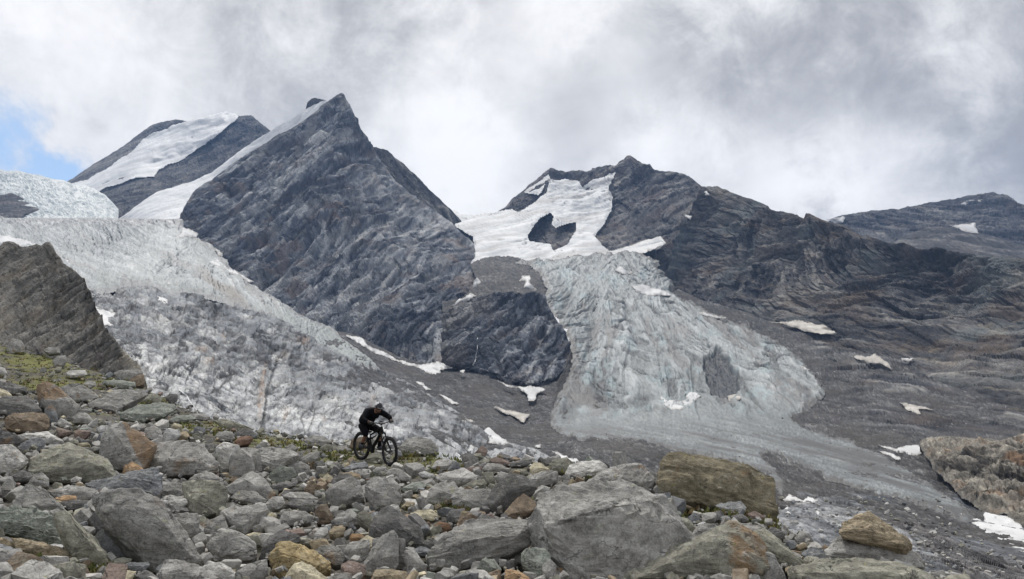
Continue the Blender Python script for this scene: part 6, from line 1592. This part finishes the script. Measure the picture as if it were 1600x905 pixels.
class MB:
    def __init__(self): self.v = []; self.f = []
    def add(self, V, Fc):
        n = len(self.v); self.v += [tuple(p) for p in V]; self.f += [tuple(i + n for i in f) for f in Fc]
    def tube(self, pts, rad, seg=10, closed=False):
        pts = [Vector(p) for p in pts]; n = len(pts)
        if not isinstance(rad, (list, tuple)): rad = [rad]*n
        V, Fc = [], []
        up = None
        for i, p in enumerate(pts):
            a = pts[(i - 1) % n] if (closed or i > 0) else p; b = pts[(i + 1) % n] if (closed or i < n - 1) else p
            t = (b - a).normalized()
            if up is None: up = t.orthogonal()
            up = (up - t*up.dot(t)).normalized(); s = t.cross(up)
            for k in range(seg):
                q = 2*pi*k/seg; V.append(p + (up*cos(q) + s*sin(q))*rad[i])
        m = n if closed else n - 1
        for i in range(m):
            for k in range(seg):
                a, b = i*seg + k, i*seg + (k + 1) % seg; c, d = ((i + 1) % n)*seg + (k + 1) % seg, ((i + 1) % n)*seg + k
                Fc.append((a, b, c, d))
        if not closed: Fc += [tuple(range(seg))[::-1], tuple(range((n - 1)*seg, n*seg))]
        self.add(V, Fc); return self
    def ring(self, c, R_, r, axis='y', seg=40, s2=10, squash=1.0):
        pts = []
        V, Fc = [], []
        for i in range(seg):
            a = 2*pi*i/seg
            for k in range(s2):
                q = 2*pi*k/s2; rr = R_ + r*cos(q)
                V.append((c[0] + rr*cos(a), c[1] + r*squash*sin(q), c[2] + rr*sin(a)))
        for i in range(seg):
            for k in range(s2):
                Fc.append((i*s2 + k, i*s2 + (k + 1) % s2, ((i + 1) % seg)*s2 + (k + 1) % s2, ((i + 1) % seg)*s2 + k))
        self.add(V, Fc); return self
    def disc(self, c, R_, th, seg=24):
        return self.tube([(c[0], c[1] - th/2, c[2]), (c[0], c[1] + th/2, c[2])], R_, seg)
    def ellip(self, c, r, rot=None, n=2):
        D, T = ico(n); V = D*np.array(r)
        if rot is not None: V = V @ np.array(rot).T
        self.add(V + np.array(c), T.tolist()); return self
    def box(self, c, s, rot=None):
        V = np.array([(x, y, z) for x in (-.5, .5) for y in (-.5, .5) for z in (-.5, .5)])*np.array(s)
        if rot is not None: V = V @ np.array(rot).T
        self.add(V + np.array(c), [(0, 1, 3, 2), (4, 6, 7, 5), (0, 4, 5, 1), (2, 3, 7, 6), (0, 2, 6, 4), (1, 5, 7, 3)]); return self
    def build(self, name, mat, parent, loc=None, smooth=True):
        o = loc if loc is not None else (0, 0, 0)
        me = make_mesh(name, np.array(self.v) - np.array(o), faces=self.f, smooth=smooth)
        me.set_sharp_from_angle(angle=radians(40))
        return link(name, me, mat, parent, loc)

def bicycle():
    root = bpy.data.objects.new('bicycle', None); COL.objects.link(root)
    h = BIKE_FRONT - BIKE_BASE; yaw = math.atan2(h[1], h[0]); pitch = -math.atan2(h[2], math.hypot(h[0], h[1]))
    root.location = BIKE_BASE; root.rotation_euler = (radians(0), pitch, yaw)
    tag(root, 'black full suspension mountain bike ridden across the boulder crest', 'bicycle')
    WB = 1.22; RW = .365
    steer = Matrix.Rotation(radians(-7), 3, 'Z')
    def wheel(x, name_front):
        c = (x, 0, RW)
        t = MB().ring(c, RW - .036, .036, squash=1.0, seg=48)
        for i in range(60):                                   # tread knobs
            a = 2*pi*i/60
            for y in (-.018, .0, .018):
                rr = RW + .001 - abs(y)*.25
                t.box((x + rr*cos(a), y + (.006 if i % 2 else -.006), RW + rr*sin(a)), (.014, .013, .012), Matrix.Rotation(-a, 3, 'Y'))
        tyre = t.build('wheel', M_TYRE, root, c)
        MB().ring(c, RW - .074, .015, seg=48, squash=1.2).build('rim', M_RIM, tyre).location = (-c[0], -c[1], -c[2])
        sp = MB()
        for i in range(28):
            a = 2*pi*i/28; b = a + (.5 if i % 4 < 2 else -.5); s = .026 if i % 2 else -.026
            sp.tube([(x + .024*cos(b), s, RW + .024*sin(b)), (x + (RW - .07)*cos(a), 0, RW + (RW - .07)*sin(a))], .0016, 4)
        sp.build('spokes', M_METAL, tyre).location = (-c[0], -c[1], -c[2])
        MB().tube([(x, -.055, RW), (x, .055, RW)], .022, 14).build('hub', M_RIM, tyre).location = (-c[0], -c[1], -c[2])
        d = MB().ring((x, .042, RW), .082, .010, seg=30, squash=.12)
        for i in range(5):
            a = 2*pi*i/5; d.tube([(x, .042, RW), (x + .08*cos(a + .4), .042, RW + .08*sin(a + .4))], .005, 5)
        d.build('brake_disc', M_METAL, tyre).location = (-c[0], -c[1], -c[2])
        return tyre
    wheel(0, False)
    fw = wheel(WB, True); fw.rotation_euler = (0, 0, radians(-7))
    BB = (.445, 0, .345); HT = (.835, 0, .955); HB = (.885, 0, .835)
    f = MB()
    f.tube([HT, HB], .030, 14)
    f.tube([(.875, 0, .875), (.70, 0, .62), (.52, 0, .40), (.46, 0, .35)], [.036, .043, .043, .038], 12)     # deep down tube with battery
    f.tube([(.845, 0, .93), (.60, 0, .80), (.40, 0, .70)], [.026, .024, .022], 10)
    f.tube([BB, (.40, 0, .50), (.365, 0, .66)], [.036, .024, .020], 10)
    f.tube([(.40, 0, .70), (.36, 0, .68)], .022, 8)
    f.box((.455, 0, .335), (.17, .07, .15), Matrix.Rotation(.3, 3, 'Y'))
    fo = f.build('frame', M_FRAME, root)
    s = MB()
    for y in (-.06, .06):
        s.tube([(0, y, RW), (.20, y*.9, .355), (.40, y*.6, .36)], [.013, .014, .016], 8)
        s.tube([(0, y, RW), (.16, y*.8, .50), (.36, y*.5, .60)], [.011, .012, .014], 8)
        s.tube([(.34, y*.55, .60), (.42, y*.4, .63), (.47, y*.2, .585)], .012, 8)
    s.tube([(.36, -.03, .60), (.36, .03, .60)], .012, 8)
    s.build('rear_swingarm', M_FRAME, root)
    MB().tube([(.45, 0, .61), (.53, 0, .655), (.62, 0, .70)], [.016, .022, .018], 10).build('rear_shock', M_METAL, root)
    k = MB()
    for y in (-.072, .072):
        yy = y
        k.tube([(.905, yy, .775), (.99, yy, .615)], .0175, 10)
        k.tube([(.98, yy, .63), (1.17, yy, .385), (WB, yy, RW)], [.024, .022, .018], 10)
    k.tube([(.905, -.085, .775), (.895, -.03, .80), (.895, .03, .80), (.905, .085, .775)], .024, 10)
    k.tube([(1.0, -.07, .64), (1.045, -.06, .72), (1.045, .06, .72), (1.0, .07, .64)], .014, 8)
    ko = k.build('fork', M_FRAME, root)
    b = MB(); BC = (.86, 0, 1.03)
    b.tube([(.825, 0, .975), (.815, 0, 1.01), (.86, 0, 1.03)], .020, 10)
    b.tube([(.805, -.385, 1.055), (.83, -.22, 1.06), (.86, -.05, 1.03), (.86, .05, 1.03), (.83, .22, 1.06), (.805, .385, 1.055)], .013, 8)
    hb = b.build('handlebar', M_FRAME, root)
    for y in (-1, 1):
        MB().tube([(.805, y*.39, 1.055), (.822, y*.26, 1.06)], .019, 10).build('grip', M_GRIP, hb)
        MB().tube([(.84, y*.235, 1.045), (.90, y*.26, 1.02), (.90, y*.34, 1.01)], [.008, .006, .005], 6).build('brake_lever', M_METAL, hb)
    MB().box((.84, -.02, 1.075), (.05, .06, .02), Matrix.Rotation(-.5, 3, 'Y')).build('display', M_LENS, hb)
    for y in (-.16, .19):                                       # cables
        MB().tube([(.85, y, 1.045), (.95, y*.8, 1.03), (.95, y*.3, .95), (.88, y*.1, .86)], .0035, 6).build('cable', M_GRIP, hb)
    sd = MB()
    sd.tube([(.365, 0, .66), (.345, 0, .74)], .015, 10)
    MB().add
    st = sd.build('seat_post', M_FRAME, root)
    D, T = ico(3); V = D.copy()
    V = np.stack([.22 + V[:, 0]*.14 + .08, V[:, 1]*(.065 - .038*np.clip(V[:, 0], -1, 1)), .765 + V[:, 2]*.028 + .015*V[:, 0]**2], -1)
    m = MB(); m.add(V, T.tolist()); m.build('saddle', M_GRIP, root)
    cr = MB()
    cr.tube([(.445, -.075, .345), (.445 - .165, -.085, .345 + .02)], [.016, .011], 8)
    cr.tube([(.445, .075, .345), (.445 + .165, .085, .345 - .02)], [.016, .011], 8)
    cr.tube([(.445, -.08, .345), (.445, .08, .345)], .018, 10)
    co = cr.build('crank', M_FRAME, root)
    for x, y, z in ((.28, -.15, .365), (.61, .15, .325)):
        MB().box((x, y, z), (.10, .10, .018)).build('pedal', M_METAL, root)
    ch = MB().ring((.445, -.055, .345), .066, .006, seg=32, squash=.35)
    for i in range(32):
        a = 2*pi*i/32; ch.box((.445 + .074*cos(a), -.055, .345 + .074*sin(a)), (.007, .003, .007), Matrix.Rotation(-a, 3, 'Y'))
    ch.disc((.445, -.055, .345), .045, .004).build('chainring', M_METAL, root)
    cs = MB()
    for i, r_ in enumerate((.085, .070, .056, .042)): cs.disc((0, -.035 - i*.008, RW), r_, .003, 28)
    cs.build('cassette', M_METAL, root)
    MB().tube([(.445, -.055, .345 + .072), (.2, -.052, .40), (0, -.05, RW + .058), (-.05, -.05, RW + .02), (-.03, -.05, RW - .05), (.02, -.055, RW - .10), (.06, -.055, RW - .16), (.09, -.055, RW - .12), (.3, -.055, .28), (.445, -.055, .345 - .072)], .0045, 6, closed=True).build('chain', M_METAL, root)
    MB().tube([(0, -.06, RW - .03), (.02, -.062, RW - .10), (.07, -.062, RW - .16)], [.014, .012, .012], 8).build('derailleur', M_FRAME, root)
    return root
BIKE = bicycle()

def skinned(name, verts, edges, radii, root_i=0, levels=2):
    me = bpy.data.meshes.new(name); me.from_pydata([tuple(v) for v in verts], edges, [])
    o = bpy.data.objects.new(name, me); COL.objects.link(o)
    md = o.modifiers.new('skin', 'SKIN'); md.use_smooth_shade = True
    for i, r_ in enumerate(radii):
        sv_ = me.skin_vertices[0].data[i]; sv_.radius = (r_, r_) if not isinstance(r_, tuple) else r_; sv_.use_root = (i == root_i)
    ss = o.modifiers.new('sub', 'SUBSURF'); ss.levels = levels; ss.render_levels = levels
    dg = bpy.context.evaluated_depsgraph_get()
    nm = bpy.data.meshes.new_from_object(o.evaluated_get(dg)); nm.name = name
    bpy.data.objects.remove(o); bpy.data.meshes.remove(me)
    n = len(nm.vertices); co = np.empty(n*3, np.float32); nm.vertices.foreach_get('co', co); co = co.reshape(-1, 3)
    nrm = np.empty(n*3, np.float32); nm.vertices.foreach_get('normal', nrm); nrm = nrm.reshape(-1, 3)
    return nm, co, nrm
def wrinkle(nm, co, nrm, amp, k):
    h = fbm(co[:, 0]*k, co[:, 1]*k, co[:, 2]*k*1.6, 3, .5, 4)
    co = co + nrm*(h*amp)[:, None]
    nm.vertices.foreach_set('co', co.astype(np.float32).ravel()); nm.update()
    nm.polygons.foreach_set('use_smooth', np.ones(len(nm.polygons), bool))
    return nm

def rider():
    root = bpy.data.objects.new('person', None); COL.objects.link(root)
    root.location = BIKE.location; root.rotation_euler = BIKE.rotation_euler
    tag(root, 'rider in black jacket and shorts with dark helmet standing on bicycle pedals', 'person')
    hip = (.13, 0, .93); wa = (.18, 0, 1.09); ch = (.36, 0, 1.22); sh = (.50, 0, 1.29); nk = (.59, 0, 1.335); hd = (.65, 0, 1.40)
    # near side (right) is y < 0
    hipR, kneeR, ankR, toeR = (.15, -.11, .90), (.46, -.20, .745), (.235, -.155, .455), (.34, -.16, .40)
    hipL, kneeL, ankL, toeL = (.15, .11, .90), (.56, .19, .80), (.575, .155, .42), (.69, .16, .37)
    shR, elR, wrR = (.45, -.19, 1.29), (.55, -.40, 1.13), (.775, -.345, 1.085)
    shL, elL, wrL = (.47, .19, 1.29), (.62, .38, 1.17), (.78, .345, 1.085)
    V = [hip, wa, ch, sh, nk, hd, hipR, kneeR, ankR, hipL, kneeL, ankL, shR, elR, wrR, shL, elL, wrL]
    E_ = [(0, 1), (1, 2), (2, 3), (3, 4), (4, 5), (0, 6), (6, 7), (7, 8), (0, 9), (9, 10), (10, 11), (3, 12), (12, 13), (13, 14), (3, 15), (15, 16), (16, 17)]
    Rr = [.11, .10, .115, .10, .055, .05, .095, .062, .042, .095, .062, .042, .062, .045, .032, .062, .045, .032]
    nm, co, nr = skinned('body', V, E_, Rr)
    body_o = link('body', wrinkle(nm, co, nr, .002, 9), M_SKIN, root)
    mid = lambda a, b, t: tuple(a[i] + (b[i] - a[i])*t for i in range(3))
    # jacket: trunk and both sleeves, a loose shell over the body
    V = [(.04, 0, .90), wa, ch, sh, mid(sh, nk, .95), shR, mid(shR, elR, .55), elR, mid(elR, wrR, .5), mid(elR, wrR, .96), shL, mid(shL, elL, .55), elL, mid(elL, wrL, .5), mid(elL, wrL, .96)]
    E_ = [(0, 1), (1, 2), (2, 3), (3, 4), (3, 5), (5, 6), (6, 7), (7, 8), (8, 9), (3, 10), (10, 11), (11, 12), (12, 13), (13, 14)]
    Rr = [.19, .205, .205, .168, .098, .105, .088, .078, .068, .052, .105, .088, .078, .068, .052]
    nm, co, nr = skinned('jacket', V, E_, Rr)
    link('jacket', wrinkle(nm, co, nr, .016, 7), M_JACKET, root)
    # long loose shorts to just below the knee
    V = [(.11, 0, .955), (.13, 0, .90), hipR, mid(hipR, kneeR, .5), kneeR, mid(kneeR, ankR, .26), hipL, mid(hipL, kneeL, .5), kneeL, mid(kneeL, ankL, .30)]
    E_ = [(0, 1), (1, 2), (2, 3), (3, 4), (4, 5), (1, 6), (6, 7), (7, 8), (8, 9)]
    Rr = [.150, .155, .118, .108, .092, .084, .118, .108, .092, .084]
    nm, co, nr = skinned('shorts', V, E_, Rr)
    link('shorts', wrinkle(nm, co, nr, .012, 8), M_SHORTS, root)
    # long dark socks and shoes
    for an, kn, to in ((ankR, kneeR, toeR), (ankL, kneeL, toeL)):
        V = [mid(an, kn, .30) if an is ankR else mid(an, kn, .55), an, (an[0] - .03, an[1], an[2] - .035), mid(an, to, .5)]
        nm, co, nr = skinned('sock', V, [(0, 1), (1, 2), (1, 3)], [.05, .046, .04, .042]); link('sock', wrinkle(nm, co, nr, .002, 9), M_SHORTS, root)
        V = [(an[0] - .07, an[1], an[2] - .045), (an[0] - .0, an[1], an[2] - .035), mid((an[0], an[1], an[2] - .045), to, .6), to]
        nm, co, nr = skinned('shoe', V, [(0, 1), (1, 2), (2, 3)], [(.044, .042), (.050, .052), (.048, .040), (.040, .028)], 1)
        so = link('shoe', wrinkle(nm, co, nr, .001, 9), M_SHOE, root)
    # gloved hands closed round the grips: palm, four bent fingers, thumb
    for s, wr in ((-1, wrR), (1, wrL)):
        g = (.812, s*.325, 1.058)
        V = [wr, (.795, s*.335, 1.083), (.815, s*.325, 1.088)]; E2 = [(0, 1), (1, 2)]; R2 = [(.030, .026), (.036, .026), (.038, .022)]
        for q in range(4):
            y = s*(.290 + q*.024); n = len(V); L_ = (.9, 1.0, .97, .82)[q]
            V += [(.838, y, 1.084), (.850, y, 1.062), (.838 - .006*L_, y, 1.036), (.812, y, 1.030)]
            E2 += [(2, n), (n, n + 1), (n + 1, n + 2), (n + 2, n + 3)]; R2 += [.011, .0105, .010, .009]
        n = len(V); V += [(.812, s*.285, 1.075), (.818, s*.268, 1.050), (.832, s*.266, 1.034)]; E2 += [(1, n), (n, n + 1), (n + 1, n + 2)]; R2 += [.013, .011, .010]
        nm, co, nr = skinned('gloved_hand', V, E2, R2, 1, 2); link('gloved_hand', wrinkle(nm, co, nr, .0005, 9), M_GLOVE, root)
    # head, face, helmet
    Rh = np.array(Matrix.Rotation(radians(-8), 3, 'Z') @ Matrix.Rotation(radians(28), 3, 'Y'))
    hc = np.array((.675, 0, 1.415))
    D, T = ico(4)
    v = D*np.array((.098, .076, .118))
    v[:, 0] += np.where(D[:, 2] < -.1, .012, 0)*np.clip(D[:, 0], 0, 1)
    v[:, 1] *= 1 - .28*np.clip(-D[:, 2], 0, 1)
    nose = np.exp(-((D[:, 1])/.16)**2 - ((D[:, 2] + .12)/.22)**2)*(D[:, 0] > 0); v[:, 0] += .024*nose
    for y in (-.42, .42): v[:, 0] -= .010*np.exp(-((D[:, 1] - y)/.2)**2 - ((D[:, 2] - .12)/.14)**2)*(D[:, 0] > 0)
    v[:, 0] += .006*np.exp(-((D[:, 1])/.3)**2 - ((D[:, 2] + .52)/.08)**2)*(D[:, 0] > 0) - .007*np.exp(-((D[:, 1])/.35)**2 - ((D[:, 2] + .60)/.05)**2)*(D[:, 0] > 0)
    m = MB(); m.add(v @ Rh.T + hc, T.tolist())
    for s in (-1, 1): m.ellip(hc + Rh @ np.array((-.005, s*.078, -.012)), (.018, .009, .032), Rh)
    head = m.build('head', M_SKIN, root)
    g = MB()
    for s in (-1, 1): g.ellip(hc + Rh @ np.array((.088, s*.034, .016)), (.014, .032, .021), Rh)
    g.tube([hc + Rh @ np.array((.085, -.066, .02)), hc + Rh @ np.array((0, -.082, .015))], .004, 5); g.tube([hc + Rh @ np.array((.085, .066, .02)), hc + Rh @ np.array((0, .082, .015))], .004, 5)
    g.build('sunglasses', M_LENS, head)
    MB().tube([hc + Rh @ np.array((.103, -.022, -.066)), hc + Rh @ np.array((.110, 0, -.064)), hc + Rh @ np.array((.103, .022, -.066))], .004, 5).build('mouth', flat_mat('lips', (.22, .09, .075), .6), head)
    up = D[D[:, 2] > -2]
    def shell(zmin, r, col, name, cond=None):
        keep = (D[:, 2] > zmin - .28*(D[:, 0] < -.1))
        if cond is not None: keep &= cond
        f = T[keep[T].all(1)]
        k2 = np.abs(np.sin(np.arctan2(D[:, 1], .35)*4.0))
        vv = D*np.array(r) + np.array((-.008, 0, .022))
        vv = vv*(1 - .05*(k2 < .3)*(D[:, 2] > .2))[:, None]
        mm = MB(); mm.add(vv @ Rh.T + hc, f.tolist())
        inner = vv*.93
        mm.add(inner @ Rh.T + hc, [tuple(x[::-1]) for x in f.tolist()])
        return mm.build(name, col, root)
    hl = shell(.05, (.130, .100, .125), M_HELM, 'helmet')
    sh_ = shell(.30, (.134, .103, .129), M_WHITE, 'helmet_panel', (D[:, 0] < .15) & (np.abs(D[:, 1]) > .12)); sh_.parent = hl
    pv = MB()
    P0 = [hc + Rh @ np.array((.098 + .075*cos(a), .098*sin(a), .058 + .010*cos(a))) for a in np.linspace(-1.3, 1.3, 13)]
    P1 = [hc + Rh @ np.array((.085*cos(a*.9) + .018, .092*sin(a), .072)) for a in np.linspace(-1.3, 1.3, 13)]
    V = [*P0, *P1, *[p + Rh @ np.array((0, 0, .006)) for p in P0], *[p + Rh @ np.array((0, 0, .006)) for p in P1]]
    Fc = []
    for i in range(12):
        Fc += [(i, i + 1, 13 + i + 1, 13 + i), (26 + i, 39 + i, 39 + i + 1, 26 + i + 1), (i, 26 + i, 27 + i, i + 1)]
    pv.add(V, Fc); pv.build('visor', M_HELM, hl)
    st = MB()
    for s in (-1, 1): st.tube([hc + Rh @ np.array((.02, s*.088, .03)), hc + Rh @ np.array((.03, s*.075, -.06)), hc + Rh @ np.array((.04, 0, -.125))], .005, 5)
    st.build('chin_strap', M_HELM, hl)
    return root
rider()
# ------------------------------------------------------------------ air between here and the peaks
def haze():
    x0, x1, y0, y1, z0, z1 = -7500., 7500., -1500., 9300., -861., 2400.
    V = [(x, y, z) for z in (z0, z1) for y in (y0, y1) for x in (x0, x1)]
    fs = [(0, 2, 3, 1), (4, 5, 7, 6), (0, 1, 5, 4), (2, 6, 7, 3), (0, 4, 6, 2), (1, 3, 7, 5)]
    me = make_mesh('haze', V, faces=fs, smooth=False)
    m = bpy.data.materials.new('haze'); m.use_nodes = True
    nt = m.node_tree; nt.nodes.clear()
    v = nt.nodes.new('ShaderNodeVolumePrincipled')
    v.inputs['Color'].default_value = (.34, .56, 1.0, 1); v.inputs['Density'].default_value = 3.1e-5
    out = nt.nodes.new('ShaderNodeOutputMaterial'); nt.links.new(v.outputs[0], out.inputs['Volume'])
    o = link('haze', me, m)
    tag(o, 'thin blue air in front of the far peaks', 'haze', kind='stuff')
haze()
